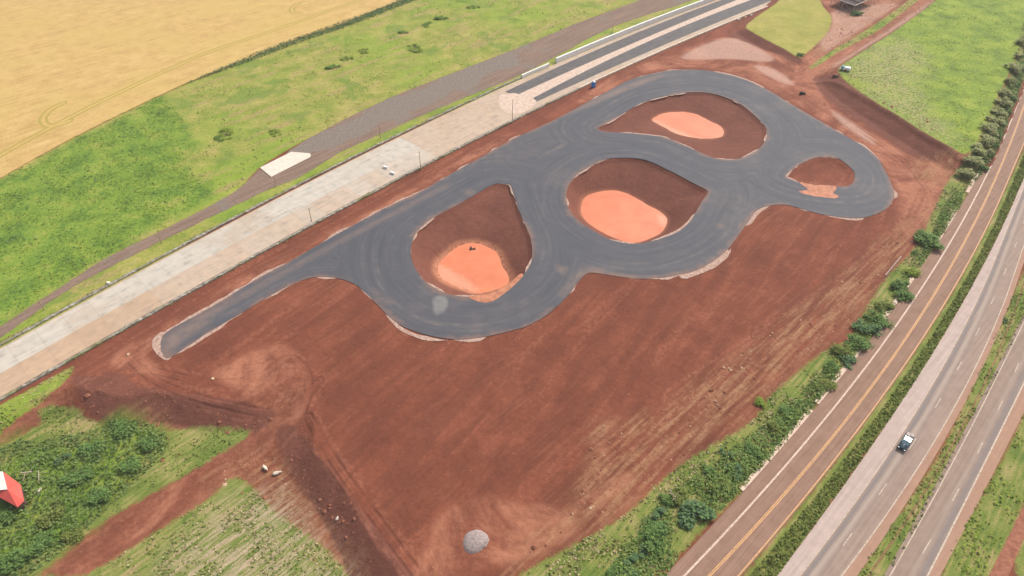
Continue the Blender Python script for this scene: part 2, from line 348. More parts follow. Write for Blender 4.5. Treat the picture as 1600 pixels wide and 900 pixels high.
c = gm.mix(gm.math('MULTIPLY', gm.step(st4, .52, .40), .5), c, (.125,.038,.021))
c = gm.mix(gm.math('MULTIPLY', gm.math('MULTIPLY', gm.step(st4, .54, .64), gm.step(ns, .35, .6)), .45), c, (.31,.115,.064))
c = gm.mix(gm.math('MULTIPLY', gm.step(gm.math('ADD', st1, gm.math('MULTIPLY', nb, .5)), .80, 1.0), .3), c, (.32,.13,.075))
mk = gm.mask('light', 6.5, 1.3, gm.math('ADD', gm.math('MULTIPLY', nm, .45), gm.math('ADD', gm.math('MULTIPLY', ns, .3), gm.math('MULTIPLY', st4, .25)))); c = gm.mix(gm.math('MULTIPLY', mk, gm.math('ADD', gm.math('MULTIPLY', gm.step(nq, .40, .60), .75), gm.math('MULTIPLY', ns, .35), clamp=True)), c, gm.ramp(tot, (.40, (.265,.092,.052)), (.60, (.43,.18,.105))))
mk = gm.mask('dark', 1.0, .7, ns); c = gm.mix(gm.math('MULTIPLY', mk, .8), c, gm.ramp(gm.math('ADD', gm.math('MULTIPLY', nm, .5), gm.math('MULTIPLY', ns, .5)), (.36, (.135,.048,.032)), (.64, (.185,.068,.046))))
mk = gm.mask('pale', 2.0, 1.5, ns); c = gm.mix(gm.math('MULTIPLY', mk, .75), c, gm.ramp(ns, (.35, (.42,.24,.18)), (.65, (.52,.34,.27))))
rd = gm.attr('ruts'); rm = gm.math('MULTIPLY', gm.step(gm.math('ABSOLUTE', gm.math('SUBTRACT', rd, .95)), .55, .1), gm.step(nm, .4, .62))
c = gm.mix(gm.math('MULTIPLY', rm, .3), c, (.13,.045,.03))
rm2 = gm.math('MULTIPLY', gm.step(gm.math('ABSOLUTE', gm.math('SUBTRACT', rd, 2.1)), .7, .1), gm.step(ns, .42, .6)); c = gm.mix(gm.math('MULTIPLY', rm2, .25), c, (.40,.17,.10))
mk = gm.mask('straw', 5.0, 4.0, nm); c = gm.mix(gm.math('MULTIPLY', mk, gm.math('MULTIPLY', gm.step(st1, .35, .65), .55)), c, (.30,.145,.07)); mk = gm.math('MULTIPLY', mk, gm.step(gm.math('ADD', gm.math('MULTIPLY', st1, .6), gm.math('MULTIPLY', ns, .4)), .46, .68))
c = gm.mix(gm.math('MULTIPLY', mk, .6), c, gm.ramp(nf, (.35, (.34,.17,.095)), (.65, (.48,.31,.175))))
wt = gm.mask('wet', 1.6, 1.4, ns); c = gm.mix(gm.math('MULTIPLY', wt, .8), c, gm.ramp(ns, (.38, (.30,.105,.05)), (.62, (.58,.26,.15))))
clod = gm.step(gm.noise(1.6, 2, .5), .70, .76); c = gm.mix(gm.math('MULTIPLY', clod, .35), c, (.5,.27,.17))
# grasses
gd = gm.ramp(gm.math('ADD', gm.math('MULTIPLY', nm, .6), gm.math('MULTIPLY', ns, .4)), (.36, (.15,.20,.028)), (.5, (.26,.275,.05)), (.64, (.41,.33,.11)))
gd = gm.mix(gm.step(nb, .45, .62), gd, gm.ramp(tot, (.4, (.165,.245,.025)), (.6, (.275,.33,.045))))
stA = gm.noise(1, 6, .65, gm.map(dirA, 30, 4, 5)); gd = gm.mix(gm.math('MULTIPLY', gm.step(stA, .50, .64), .75), gd, gm.ramp(ns, (.4, (.27,.20,.075)), (.6, (.40,.28,.13))))
gd = gm.mix(gm.math('MULTIPLY', gm.step(gm.noise(.05, 5, .65, None, .5), .54, .62), .6), gd, (.13,.21,.03))
gd = gm.mix(gm.math('MULTIPLY', gm.mask('patch', .5, .5, ns), .75), gd, gm.ramp(tot, (.42, (.26,.25,.05)), (.58, (.40,.33,.09))))
mk = gm.mask('dry', 1.0, .5, ns); c = gm.mix(mk, c, gd)
tot2 = gm.math('ADD', gm.math('MULTIPLY', nm, .45), gm.math('ADD', gm.math('MULTIPLY', ns, .35), gm.math('MULTIPLY', nf, .2)))
gl = gm.ramp(tot2, (.39, (.065,.12,.018)), (.47, (.125,.215,.025)), (.55, (.21,.285,.035)), (.64, (.36,.31,.09)))
mk = gm.mask('lush', 7.0, 3.5, gm.math('ADD', gm.math('MULTIPLY', nm, .7), gm.math('MULTIPLY', ns, .3))); c = gm.mix(mk, c, gl)
tot3 = gm.math('ADD', gm.math('MULTIPLY', st2, .4), gm.math('ADD', gm.math('MULTIPLY', nm, .3), gm.math('MULTIPLY', nf, .3)))
gg = gm.ramp(tot3, (.40, (.085,.135,.022)), (.47, (.145,.190,.035)), (.53, (.225,.228,.058)), (.59, (.36,.27,.13)), (.66, (.29,.13,.08)))
mk = gm.mask('green', 1.6, .7, ns); c = gm.mix(mk, c, gg)
ff = gm.ramp(tot2, (.40, (.11,.165,.03)), (.5, (.19,.265,.032)), (.60, (.29,.335,.05)))
ff = gm.mix(gm.math('MULTIPLY', gm.mask('worn', 9, 8, nm), gm.step(ns, .4, .62)), ff, (.36,.30,.15))
mk = gm.mask('field', 1.2, .8, ns); c = gm.mix(mk, c, ff)
hy = gm.ramp(gm.math('ADD', gm.math('MULTIPLY', st2, .5), gm.math('MULTIPLY', nf, .5)), (.40, (.16,.17,.05)), (.5, (.33,.26,.16)), (.6, (.50,.37,.27)))
mk = gm.math('MULTIPLY', gm.mask('hay', 5, 6, nm), gm.step(gm.math('ADD', gm.math('MULTIPLY', st2, .7), gm.math('MULTIPLY', ns, .3)), .40, .56)); c = gm.mix(gm.math('MULTIPLY', mk, .8), c, hy)
gm.col(c); gm.bump(gm.math('ADD', gm.math('MULTIPLY', ns, .7), gm.math('ADD', gm.math('MULTIPLY', nf, .25), gm.math('MULTIPLY', rm, -.4))), .8, .35)
ground = fastmesh('ground', np.stack([Xf, Yf, Zf], 1), F, gm.m, True); tag(ground, kind='structure')
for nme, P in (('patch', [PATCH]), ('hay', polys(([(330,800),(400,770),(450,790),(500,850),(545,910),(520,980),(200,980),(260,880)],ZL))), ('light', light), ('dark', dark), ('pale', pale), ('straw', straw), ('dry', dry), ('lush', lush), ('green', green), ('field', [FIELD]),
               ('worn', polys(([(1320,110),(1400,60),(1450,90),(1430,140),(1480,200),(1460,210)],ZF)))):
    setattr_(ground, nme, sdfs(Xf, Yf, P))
setattr_(ground, 'wet', np.minimum(sdfs(Xf, Yf, PONDS) - .6, sdfs(Xf, Yf, [PONDS[0]]) - 2.0)); setattr_(ground, 'ruts', linedist(Xf, Yf, ruts))

# ------------------------------------------------------------------ sheets
def jitter(P, amp, scale, seed):
    P = np.asarray(P); n = len(P); out = []
    for i in range(n):                     # resample
        a, b = P[i], P[(i + 1) % n]; k = max(1, int(np.linalg.norm(b - a) / .8))
        for j in range(k): out.append(a + (b - a) * j / k)
    P = np.array(out); t = np.roll(P, -1, 0) - np.roll(P, 1, 0); nn = np.stack([t[:, 1], -t[:, 0]], 1); nn /= np.linalg.norm(nn, axis=1)[:, None] + 1e-9
    return P + nn * ((fbm(P[:, 0], P[:, 1], scale, seed) - .5) * 2 * amp)[:, None]
def offset(P, d):
    t = np.roll(P, -1, 0) - np.roll(P, 1, 0); nn = np.stack([t[:, 1], -t[:, 0]], 1); nn /= np.linalg.norm(nn, axis=1)[:, None] + 1e-9
    A = np.sum(P[:, 0] * np.roll(P[:, 1], -1) - np.roll(P[:, 0], -1) * P[:, 1])
    return P + nn * (np.asarray(d) if np.ndim(d) else d).reshape(-1, 1) * (1 if A > 0 else -1) if np.ndim(d) else P + nn * d * (1 if A > 0 else -1)
def sheet(name, outer, holes, z, m, spacing=0, skirt=0.0, zfun=None, extra=None):
    vs = []; cons = []
    for P in [outer] + list(holes):
        k = len(vs); n = len(P); vs += [Vector(p) for p in P]; cons += [(k + i, k + (i + 1) % n) for i in range(n)]
    if spacing:
        lo, hi = outer.min(0), outer.max(0)
        gx, gy = np.meshgrid(np.arange(lo[0], hi[0], spacing), np.arange(lo[1], hi[1], spacing))
        gx = gx.ravel() + RNG.uniform(-.2, .2, gx.size) * spacing; gy = gy.ravel() + RNG.uniform(-.2, .2, gy.size) * spacing
        ok = sdf(gx, gy, outer, 5) < -spacing * .4
        for h in holes: ok &= sdf(gx, gy, h, 5) > spacing * .4
        vs += [Vector((a, b)) for a, b in zip(gx[ok], gy[ok])]
    if extra is not None: vs += [Vector(tuple(p)) for p in extra]
    r = delaunay_2d_cdt(vs, cons, [], 0, 1e-5)
    V = np.array([tuple(v) for v in r[0]]); T = np.array(r[2]); C = V[T].mean(1)
    ok = inside(C[:, 0], C[:, 1], outer)
    for h in holes: ok &= ~inside(C[:, 0], C[:, 1], h)
    T = T[ok]
    Z = np.full(len(V), z) if zfun is None else zfun(V[:, 0], V[:, 1]) + z
    V3 = np.column_stack([V, Z]); faces = [tuple(t) for t in T]
    if skirt:
        cnt = {}
        for t in faces:
            for i in range(3):
                e = (t[i], t[(i + 1) % 3]); cnt[e] = 1
        be = [e for e in cnt if (e[1], e[0]) not in cnt]; mp = {}; ex = []
        for e in be:
            for v in e:
                if v not in mp: mp[v] = len(V3) + len(ex); ex.append((*V3[v][:2], V3[v][2] - skirt))
        V3 = np.vstack([V3, ex]); faces += [(e[1], e[0], mp[e[0]], mp[e[1]]) for e in be]
    o = newmesh(name, V3, faces, m); tag(o, kind='structure'); return o

# karting track
am = NT('track_asphalt', .75)
dh = am.attr('ring'); cv = am.n('ShaderNodeCombineXYZ'); am.l(am.math('MULTIPLY', dh, .75), cv.inputs[0]); sx = am.n('ShaderNodeSeparateXYZ'); am.l(am.pos, sx.inputs[0])
am.l(am.math('MULTIPLY', sx.outputs[0], .035), cv.inputs[1]); am.l(am.math('MULTIPLY', sx.outputs[1], .035), cv.inputs[2])
ring = am.noise(1.0, 5, .6, cv.outputs[0]); big = am.noise(.03, 4, .6); fine = am.noise(3.0, 4, .7); mid = am.noise(.25, 5, .65)
t = am.math('ADD', am.math('MULTIPLY', ring, .62), am.math('ADD', am.math('MULTIPLY', big, .2), am.math('MULTIPLY', mid, .18)))
c = am.ramp(t, (.36, (.064,.065,.077)), (.50, (.085,.084,.096)), (.66, (.118,.110,.114)))
c = am.mix(am.math('MULTIPLY', am.math('MULTIPLY', am.step(ring, .55, .72), am.step(mid, .45, .65)), .5), c, (.24,.17,.14))
c = am.mix(am.math('MULTIPLY', am.mask('dust', 2.5, 1.5, mid), am.math('MULTIPLY_ADD', mid, 1.0, .1, clamp=True)), c, (.27,.18,.14))
c = am.mix(am.math('MULTIPLY', am.mask('chalk', 1.2, .6, mid), .5), c, (.36,.36,.33))
seam = am.step(am.math('ABSOLUTE', am.math('SUBTRACT', am.math('FRACT', am.math('DIVIDE', am.attr('rim'), 3.9)), .5)), .03, .012)
c = am.mix(am.math('MULTIPLY', seam, am.math('MULTIPLY', am.step(mid, .42, .6), .35)), c, (.075,.075,.085))
c = am.mix(am.math('MULTIPLY', am.math('MULTIPLY', am.step(am.math('ADD', am.attr('rim'), am.math('MULTIPLY', mid, -3.5)), .2, -1.6), .75), am.step(big, .42, .58)), c, (.25,.135,.095))
c = am.mix(am.math('MULTIPLY', am.step(big, .50, .66), .4), c, (.155,.125,.12))
c = am.mix(am.math('MULTIPLY', am.step(mid, .55, .38), .35), c, (.072,.073,.086))
c = am.mix(am.math('MULTIPLY', fine, .25), c, (.10,.10,.11)); am.col(c); am.bump(fine, .25, .03)
track = sheet('karting_track', jitter(TRACK, .18, 3, 60), [jitter(h, .18, 2.5, 61 + i) for i, h in enumerate(HOLES)], .10, am.m, 1.6, .12)
co = np.array([v.co[:2] for v in track.data.vertices])
dd = np.full(len(co), 99.)
for h in HOLES: dd = np.minimum(dd, segdist(co[:, 0], co[:, 1], h))
de = segdist(co[:, 0], co[:, 1], TRACK); setattr_(track, 'rim', np.minimum(dd, de)); setattr_(track, 'ring', np.where(dd < 22, dd, 22 + de))
setattr_(track, 'dust', sdfs(co[:, 0], co[:, 1], polys(([(300,500),(400,448),(500,392),(620,328),(700,288),(690,296),(600,345),(500,398),(400,455),(320,500)],0), ([(870,415),(885,418),(882,428),(872,426)],0), ([(915,418),(945,420),(940,428),(910,432),(890,450),(880,465),(875,460),(895,435)],0),
   ([(255,530),(300,505),(330,500),(320,510),(290,530),(262,555)],0), ([(580,450),(600,465),(615,475),(600,472)],0), ([(730,296),(742,300),(738,306),(728,302)],0), ([(1120,350),(1132,353),(1126,358)],0), ([(960,140),(1010,122),(1040,118),(980,142),(900,175),(880,180)],0))))
setattr_(track, 'chalk', sdfs(co[:, 0], co[:, 1], polys(([(678,465),(695,463),(700,478),(686,492),(678,485)],0))))
bm_ = NT('crushed_base', .95); nz = bm_.noise(1.2, 5, .65); bm_.col(bm_.ramp(nz, (.35, (.30,.16,.12)), (.62, (.50,.36,.29)))); bm_.bump(nz, .5, .1)
def ragged(P, lo, hi, seed, sc=9, out=True):
    P = jitter(P, .0, 3, 1); n = fbm(P[:, 0], P[:, 1], sc, seed, 3); d = lo + (hi - lo) * sst(.35, .75, n)
    return offset(P, d if out else -d)
base_out = ragged(TRACK, -.5, 1.25, 70)
tail = smooth(GP([(262,563),(246,553),(237,538),(240,528),(256,518),(262,530),(275,545)]), 3)
sheet('gravel_edging', base_out, [ragged(h, -.4, .9, 80 + i, 7, False) for i, h in enumerate(HOLES)], .02, bm_.m, 0, .04)
sheet('gravel_tail', jitter(tail, .4, 1.5, 33), [], .035, bm_.m, 0, .05)
lime = [(610,496),(633,514),(655,523),(690,530),(700,532),(675,533),(645,526),(620,512),(603,492)]
sheet('gravel_spill', jitter(smooth(GP(lime), 3), .3, 2, 35), [], .03, bm_.m, 0, .04)
sheet('gravel_spill', jitter(smooth(GP([(1062,430),(1100,419),(1135,395),(1142,388),(1138,400),(1115,419),(1085,431),(1070,436)]), 3), .3, 2, 36), [], .03, bm_.m, 0, .04)
# muddy ponds and silt
wm = NT('muddy_water', .45); nz = wm.noise(.12, 5, .6); c = wm.ramp(nz, (.35, (.58,.16,.072)), (.65, (.68,.21,.10))); wm.col(wm.mix(wm.math('MULTIPLY', wm.mask('scum', 2.0, 1.6, wm.noise(.5, 5, .6)), .45), c, (.62,.40,.27))); wm.b.inputs['Specular IOR Level'].default_value = .3; wm.bump(wm.noise(1.5, 3), .05, .02)
scum = polys((crop([(280,620),(340,640),(420,690),(500,740),(540,800),(470,790),(350,745),(280,690)], 620, 270, 4.2875), -D1), (crop([(540,360),(600,380),(720,440),(850,490),(930,510),(830,500),(700,470),(600,410)], 920, 120, 5.333), -D3),
             (crop([(840,560),(905,590),(900,650),(850,620)], 870, 230, 5.296), -D2))
for i, (P, D) in enumerate(zip(PONDS, (D1, D2, D3))):
    o = sheet('muddy_pond', jitter(offset(P, .5), .45, 2.0, 90 + i), [], -D, wm.m, 1.0)
    cc = np.array([v.co[:2] for v in o.data.vertices]); setattr_(o, 'scum', sdfs(cc[:, 0], cc[:, 1], scum))
sm_ = NT('orange_silt', .7); nz = sm_.noise(.6, 5, .6); sm_.col(sm_.ramp(nz, (.35, (.34,.13,.07)), (.62, (.52,.21,.115)))); sm_.bump(nz, .3, .05)
sheet('silt_spill', jitter(smooth(GP(crop([(480,832),(560,868),(640,862),(740,795),(840,700),(825,680),(740,752),(640,804),(540,822)], 620, 270, 4.2875)), 3), .15, 1.5, 95), [], .12, sm_.m, 0, .02)
sheet('silt_spill', jitter(smooth(GP(crop([(340,450),(500,478),(720,490),(735,530),(700,565),(765,600),(720,625),(560,610),(400,580),(330,548),(430,535),(400,500)], 1200, 220, 6.923)), 3), .3, 1.5, 96), [], .12, sm_.m, 0, .02)

# ------------------------------------------------------------------ drag strip
cm = NT('strip_concrete', .85)
nb2, nm2, nf2 = cm.noise(.05, 4, .6), cm.noise(.35, 5, .6), cm.noise(3, 4, .7)
dirS = math.atan2(STRIP_U.d[1], STRIP_U.d[0]); stv = cm.noise(1, 5, .6, cm.map(dirS, 16, .9, 3))
s_ = cm.attr('stain'); v_ = cm.attr('tone')
cc_ = cm.ramp(cm.math('ADD', cm.math('MULTIPLY', nm2, .5), cm.math('MULTIPLY', stv, .5)), (.36, (.42,.375,.32)), (.62, (.60,.55,.48)))
ct_ = cm.ramp(cm.math('ADD', cm.math('MULTIPLY', nm2, .6), cm.math('MULTIPLY', stv, .4)), (.36, (.40,.25,.155)), (.64, (.56,.385,.26)))
c = cm.mix(cm.math('MULTIPLY', cm.math('ADD', s_, cm.math('MULTIPLY', cm.math('SUBTRACT', nm2, .5), .8)), 1.0, clamp=True), cc_, ct_)
c = cm.mix(cm.math('MULTIPLY', cm.step(cm.math('ADD', cm.math('MULTIPLY', nb2, .5), cm.math('MULTIPLY', stv, .5)), .50, .62), .55), c, (.40,.27,.17))
c = cm.mix(cm.math('MULTIPLY', cm.step(cm.math('ADD', cm.math('MULTIPLY', nm2, .5), cm.math('MULTIPLY', stv, .5)), .46, .36), .4), c, (.27,.23,.19))
c = cm.mix(cm.math('MULTIPLY', v_, .22), c, (.30,.22,.16)); c = cm.mix(cm.math('MULTIPLY', nf2, .12), c, (.3,.26,.2)); cm.col(c); cm.bump(nf2, .15, .02)
Vs, Fs, At, Tn = [], [], [], []
u0, u1 = -110.0, STRIP_U.u1 + 120; step = 7.0; U = np.arange(u0, u1, step)
Ub = float((GP([(672,244)])[0] - _a) @ STRIP_U.d); Uw = float((GP([(640,206)])[0] - _a) @ STRIP_U.d)
rr = random.Random(5)
def quadstrip(ua, ub, fa, fb, st, tn, z=.08, gap=.03):
    def q(u, f): a = STRIP_U.p(u)[0]; v = STRIP_L.v(u); b = _a + u * STRIP_U.d + v * STRIP_U.n; return a + (b - a) * f
    k = len(Vs)
    for u, f in ((ua + gap, fa), (ua + gap, fb), (ub - gap, fb), (ub - gap, fa)): Vs.append((*q(u, f), z)); At.append(st); Tn.append(tn)
    Fs.append((k, k + 1, k + 2, k + 3))
for i, u in enumerate(U):
    for (fa, fb, low) in ((0.0, .03, 2), (.03, .53, 0), (.534, .99, 1)):
        if low == 2: st, tn = .7, .1
        elif u > Ub: st, tn = .62 + rr.uniform(-.08, .08), rr.uniform(0, .25)
        elif low == 0: st, tn = .0 + rr.uniform(0, .08), rr.uniform(0, .12)
        else:
            px = (u - u0) / (Ub - u0); st = max(.1, min(1, 1.5 - 1.3 * px)) + rr.uniform(-.12, .12); tn = rr.choice([0, .1, .2, .5, .75])*(1-px)
        quadstrip(u, u + step, fa, fb, st, tn)
k = len(Vs); a0 = STRIP_U.p(u0, .0)[0]
strip = newmesh('drag_strip', Vs, Fs, cm.m); tag(strip, kind='structure'); setattr_(strip, 'stain', At); setattr_(strip, 'tone', Tn)
def ribbon(name, fa, fb, ua, ub, z, m, du=3.0, skirt=.0, offa=0, offb=0, zoff=None):
    us = np.arange(ua, ub + du, du); A = fa.p(us, offa); B = fb.p(us, offb); V = []; Fc = []
    for i in range(len(us)): V += [(*A[i], z), (*B[i], z)]
    Fc = [(2 * i, 2 * i + 1, 2 * i + 3, 2 * i + 2) for i in range(len(us) - 1)]
    if skirt:
        k = len(V); V += [(x, y, zz - skirt) for x, y, zz in V]
        for i in range(len(us) - 1): Fc += [(2 * i, 2 * i + 2, k + 2 * i + 2, k + 2 * i), (2 * i + 1, k + 2 * i + 1, k + 2 * i + 3, 2 * i + 3)]
    o = newmesh(name, V, Fc, m); tag(o, kind='structure'); setattr_(o, 'across', [j % 2 for j in range(len(V))]); return o
bedm = NT('slab_bed', .95); bn = bedm.noise(.8, 4); bedm.col(bedm.ramp(bn, (.35, (.30,.22,.15)), (.65, (.42,.31,.2))))
ribbon('strip_bed', STRIP_U, STRIP_L, u0, u1, .06, bedm.m, 5, .1)
def SF(px): return Fit(px, 2, _a, _b)
l1t, l1b = SF([(787,145),(867,107),(940,74),(993,53),(1060,26),(1127,0)]), SF([(801,150),(884,117),(962,79),(1020,54),(1060,37),(1150,1)])
l2t, l2b = SF([(830,155),(884,128),(967,84),(1067,43),(1170,1)]), SF([(813,170),(900,133),(1033,71),(1133,31),(1203,2)])
sa = NT('strip_asphalt', .8); a1 = sa.noise(.3, 5, .6); a2 = sa.noise(3, 4, .7); a3 = sa.noise(1, 4, .6, sa.map(dirS, 20, .5, 3))
c = sa.ramp(sa.math('ADD', sa.math('MULTIPLY', a1, .4), sa.math('MULTIPLY', a3, .6)), (.38, (.085,.08,.085)), (.62, (.145,.128,.12)))
sa.col(c); sa.bump(a2, .2, .03)
ribbon('strip_lane', l1t, l1b, float((GP([(795,146)])[0] - _a) @ STRIP_U.d), u1 - 2, .10, sa.m)
ribbon('strip_lane', l2t, l2b, float((GP([(826,162)])[0] - _a) @ STRIP_U.d), u1 - 2, .10, sa.m)
dustm = NT('pale_dust', .95); dz = dustm.noise(.7, 5); dustm.col(dustm.ramp(dz, (.35, (.50,.36,.28)), (.65, (.64,.50,.41))))
cl = Fit((l1b.p(np.arange(l1b.u0, l1b.u1, 10)) + 0), 2, _a, _b)
ribbon('strip_median', l1b, l2t, float((GP([(801,150)])[0] - _a) @ STRIP_U.d), u1 - 2, .095, dustm.m)
sheet('dusty_patch', jitter(smooth(GP([(780,150),(800,146),(820,150),(838,158),(826,172),(806,178),(785,172)]), 3), .8, 2.5, 41), [], .11, dustm.m)
grm = NT('gravel_road', .95); g1 = grm.noise(.07, 4, .6); g2 = grm.noise(.9, 5, .65); g3 = grm.noise(1, 5, .6, grm.map(dirS, 22, 1.4, 3))
c = grm.ramp(grm.math('ADD', grm.math('MULTIPLY', g2, .4), grm.math('MULTIPLY', g3, .6)), (.38, (.165,.108,.08)), (.62, (.26,.175,.13)))
c = grm.mix(grm.step(grm.math('ADD', g1, grm.math('MULTIPLY', grm.attr('grey'), .35)), .52, .72), c, grm.ramp(g2, (.35, (.17,.135,.112)), (.65, (.235,.19,.158))))
grm.col(c); grm.bump(g2, .5, .08)
road_px = [(-300,700),(-120,585),(0,510),(67,467),(167,403),(267,353),(367,300),(405,264),(424,256),(448,240),(460,230),(500,207),(600,157),(700,117),(800,79),(900,37),(1000,0),(1150,-60),(1230,-60),(1083,0),(967,38),(867,89),(800,123),(700,163),(600,207),(533,237),(467,277),(420,296),(397,307),(300,353),(200,403),(100,457),(0,529),(-120,603),(-300,718)]
gr = sheet('gravel_road', jitter(smooth(GP(road_px), 3), .45, 2.5, 44), [], .03, grm.m, 3.5, .05)
cc = np.array([v.co[:2] for v in gr.data.vertices]); wide = GP([(455,240),(620,155),(800,85),(800,100),(650,165),(520,225)]); setattr_(gr, 'grey', np.clip(1 - sdfs(cc[:, 0], cc[:, 1], [wide]) / 4, 0, 1))
ccm = flat('pale_concrete', (.66,.58,.48), .85, 0, .08, .6)
o = sheet('concrete_pad', smooth(GP([(406,263),(430,250),(456,238),(470,238.5),(484,240.5),(485,245),(455,260),(423,277)]), 3) if False else GP([(406.5,262.5),(455.5,237.8),(484,240.3),(486,243),(484,246.5),(424,277)]), [], .22, ccm, 0, .25)

# ------------------------------------------------------------------ crop
km = NT('ripe_crop', .95); k1 = km.noise(.02, 3, .6); k2 = km.noise(1.4, 5, .7); k3 = km.noise(1, 5, .62, km.map(dirS, 26, 1.6, 4)); k4 = km.noise(.15, 4, .6)
c = km.ramp(km.math('ADD', km.math('MULTIPLY', k2, .35), km.math('ADD', km.math('MULTIPLY', k3, .3), km.math('MULTIPLY', k4, .35))), (.40, (.43,.275,.095)), (.52, (.53,.35,.13)), (.62, (.60,.415,.175)))
c = km.mix(km.math('MULTIPLY', km.step(km.math('ADD', k1, km.math('MULTIPLY', k3, .5)), .68, .88), .5), c, (.52,.37,.115))
tr = km.attr('tracks'); c = km.mix(km.math('MULTIPLY', km.step(km.math('ABSOLUTE', km.math('SUBTRACT', tr, 1.2)), .75, .15), km.math('MULTIPLY_ADD', k4, 1.2, .2, clamp=True)), c, (.29,.23,.06))
c = km.mix(km.math('MULTIPLY', km.step(tr, 3.2, 1.0), .25), c, (.48,.36,.07)); km.col(c); km.bump(k2, .6, .25)
crop_px = grassA_up[:-1] + [(760,-50),(700,-150),(300,-160),(-200,-100),(-700,100),(-600,620)]
CROP = jitter(smooth(GP(crop_px, .45), 2), .35, 3, 50)
trk = [smooth(GP(p, .45), 4, False) for p in ([(-150,330),(0,243),(85,196),(167,154),(267,107),(330,80),(400,57),(483,28),(567,-2),(700,-50)], [(100,160),(78,172),(67,186),(74,196),(92,195),(110,188)], [(467,6),(457,12),(458,19),(470,21)])]
ex = []
for P in trk:
    T = np.vstack([P[i] + (P[i + 1] - P[i]) * k / 3 for i in range(len(P) - 1) for k in range(3)]) if np.linalg.norm(P[1] - P[0]) < 3 else np.vstack([P[i] + (P[i + 1] - P[i]) * t for i in range(len(P) - 1) for t in np.arange(0, 1, .9 / max(.9, np.linalg.norm(P[i + 1] - P[i])))])
    tt = np.gradient(T, axis=0); nn = np.stack([-tt[:, 1], tt[:, 0]], 1); nn /= np.linalg.norm(nn, axis=1)[:, None]
    for o_ in (-2.2, -1.65, -1.2, -.75, 0, .75, 1.2, 1.65, 2.2): ex.append(T + nn * o_)
ex = np.vstack(ex); ex = ex[sdf(ex[:, 0], ex[:, 1], CROP, 5) < -.5]
co_ = sheet('crop_field', CROP, [], .45, km.m, 4.5, .5, None, ex)
cc = np.array([v.co[:2] for v in co_.data.vertices])
setattr_(co_, 'tracks', linedist(cc[:, 0], cc[:, 1], trk, 8))

# ------------------------------------------------------------------ roads on the right
ya = GP([(1108,900)])[0]; yb = GP([(1597,175)])[0]
def RF(px, deg=2): return Fit(px, deg, ya, yb)
YC = RF([(1108,900),(1200,802),(1280,707),(1365,600),(1417,527),(1477,430),(1548,300),(1567,248),(1597,175)], 3)
WLf = RF([(1068,900),(1200,758),(1267,685),(1333,600),(1397,508),(1463,415),(1530,300),(1552,250),(1582,183)], 3)
YEf = RF([(1155,900),(1200,842),(1283,747),(1392,600),(1440,530),(1500,433),(1567,300)], 3)
KB = RF([(1040,900),(1160,767),(1200,722),(1278,633),(1310,600),(1350,543),(1373,513),(1413,462),(1440,417),(1467,378),(1490,343),(1513,300),(1530,273),(1555,225),(1588,150)], 3)
HSf = RF([(1218,898),(1323,743),(1433,600),(1490,497),(1540,403),(1587,310)]); HLf = RF([(1250,898),(1340,780),(1407,683),(1450,617),(1505,505),(1555,408)])
HDf = RF([(1324,843),(1382,761),(1431,686),(1472,620),(1505,560),(1532,507),(1555,460),(1575,417),(1588,378)])
HRf = RF([(1318,898),(1413,763),(1467,683),(1515,600),(1547,517),(1583,440)]); HEf = RF([(1340,898),(1413,789),(1467,711),(1520,601),(1552,533),(1587,450)])
RLf = RF([(1387,898),(1447,797),(1513,667),(1550,600)]); RDf = RF([(1447.7,854),(1499.3,762.3),(1541,680),(1574,608.3)]); RRf = RF([(1452,898),(1513,780),(1567,667),(1598,607)]); REf = RF([(1473,893),(1533,773),(1567,713),(1600,643)])
UA, UB = -75.0, 330.0
def roadmat(name, c0, c1, wheel=()):
    k = NT(name, .85); n1 = k.noise(1, 5, .6, k.map(g_ang, 24, .6, 3)); n2 = k.noise(.35, 5, .65); n3 = k.noise(4, 4, .7)
    c = k.ramp(k.math('ADD', k.math('MULTIPLY', n1, .55), k.math('MULTIPLY', n2, .45)), (.38, c0), (.62, c1))
    c = k.mix(k.math('MULTIPLY', n3, .2), c, tuple(x * .6 for x in c0)); 
    ac = k.math('ADD', k.attr('across'), k.math('MULTIPLY', k.math('SUBTRACT', n1, .5), .12))
    for f, wd, cx, am_ in wheel: c = k.mix(k.math('MULTIPLY', k.step(k.math('ABSOLUTE', k.math('SUBTRACT', ac, f)), wd, 0), am_), c, cx)
    k.col(c); k.bump(n3, .25, .04); return k.m
frm = roadmat('frontage_asphalt', (.225,.130,.088), (.315,.190,.138))
ribbon('frontage_road', KB, YEf, UA, UB, .06, frm, 3, .1, 0, -.35)
shm = roadmat('shoulder_gravel', (.40,.305,.265), (.52,.40,.35)); rsm = roadmat('reddish_shoulder', (.33,.19,.13), (.41,.24,.165))
B_, P_ = (.19,.165,.16), (.40,.33,.28)
ribbon('highway_shoulder', HSf, HLf, UA, UB, .05, shm, 3, .1)
hm1 = roadmat('highway_asphalt', (.27,.19,.15), (.35,.255,.205), ((.13,.12,B_,.85), (.30,.12,P_,.6), (.46,.09,B_,.3)))
hm2 = roadmat('highway_asphalt', (.25,.175,.135), (.325,.235,.185), ((.62,.12,P_,.3), (.84,.16,B_,.7)))
ribbon('highway', HLf, HRf, UA, UB, .054, hm1, 3, 0, -.0)
ribbon('highway_verge', HRf, HEf, UA, UB, .05, rsm, 3, .1)
ribbon('highway', RLf, RRf, UA, UB, .054, hm2, 3, 0, .55)
ribbon('highway_verge', RRf, REf, UA, UB, .05, rsm, 3, .1)
wp = NT('white_road_paint', .7); n_ = wp.noise(2.5, 5, .7); wp.col(wp.ramp(n_, (.36, (.36,.25,.19)), (.56, (.66,.50,.41))))
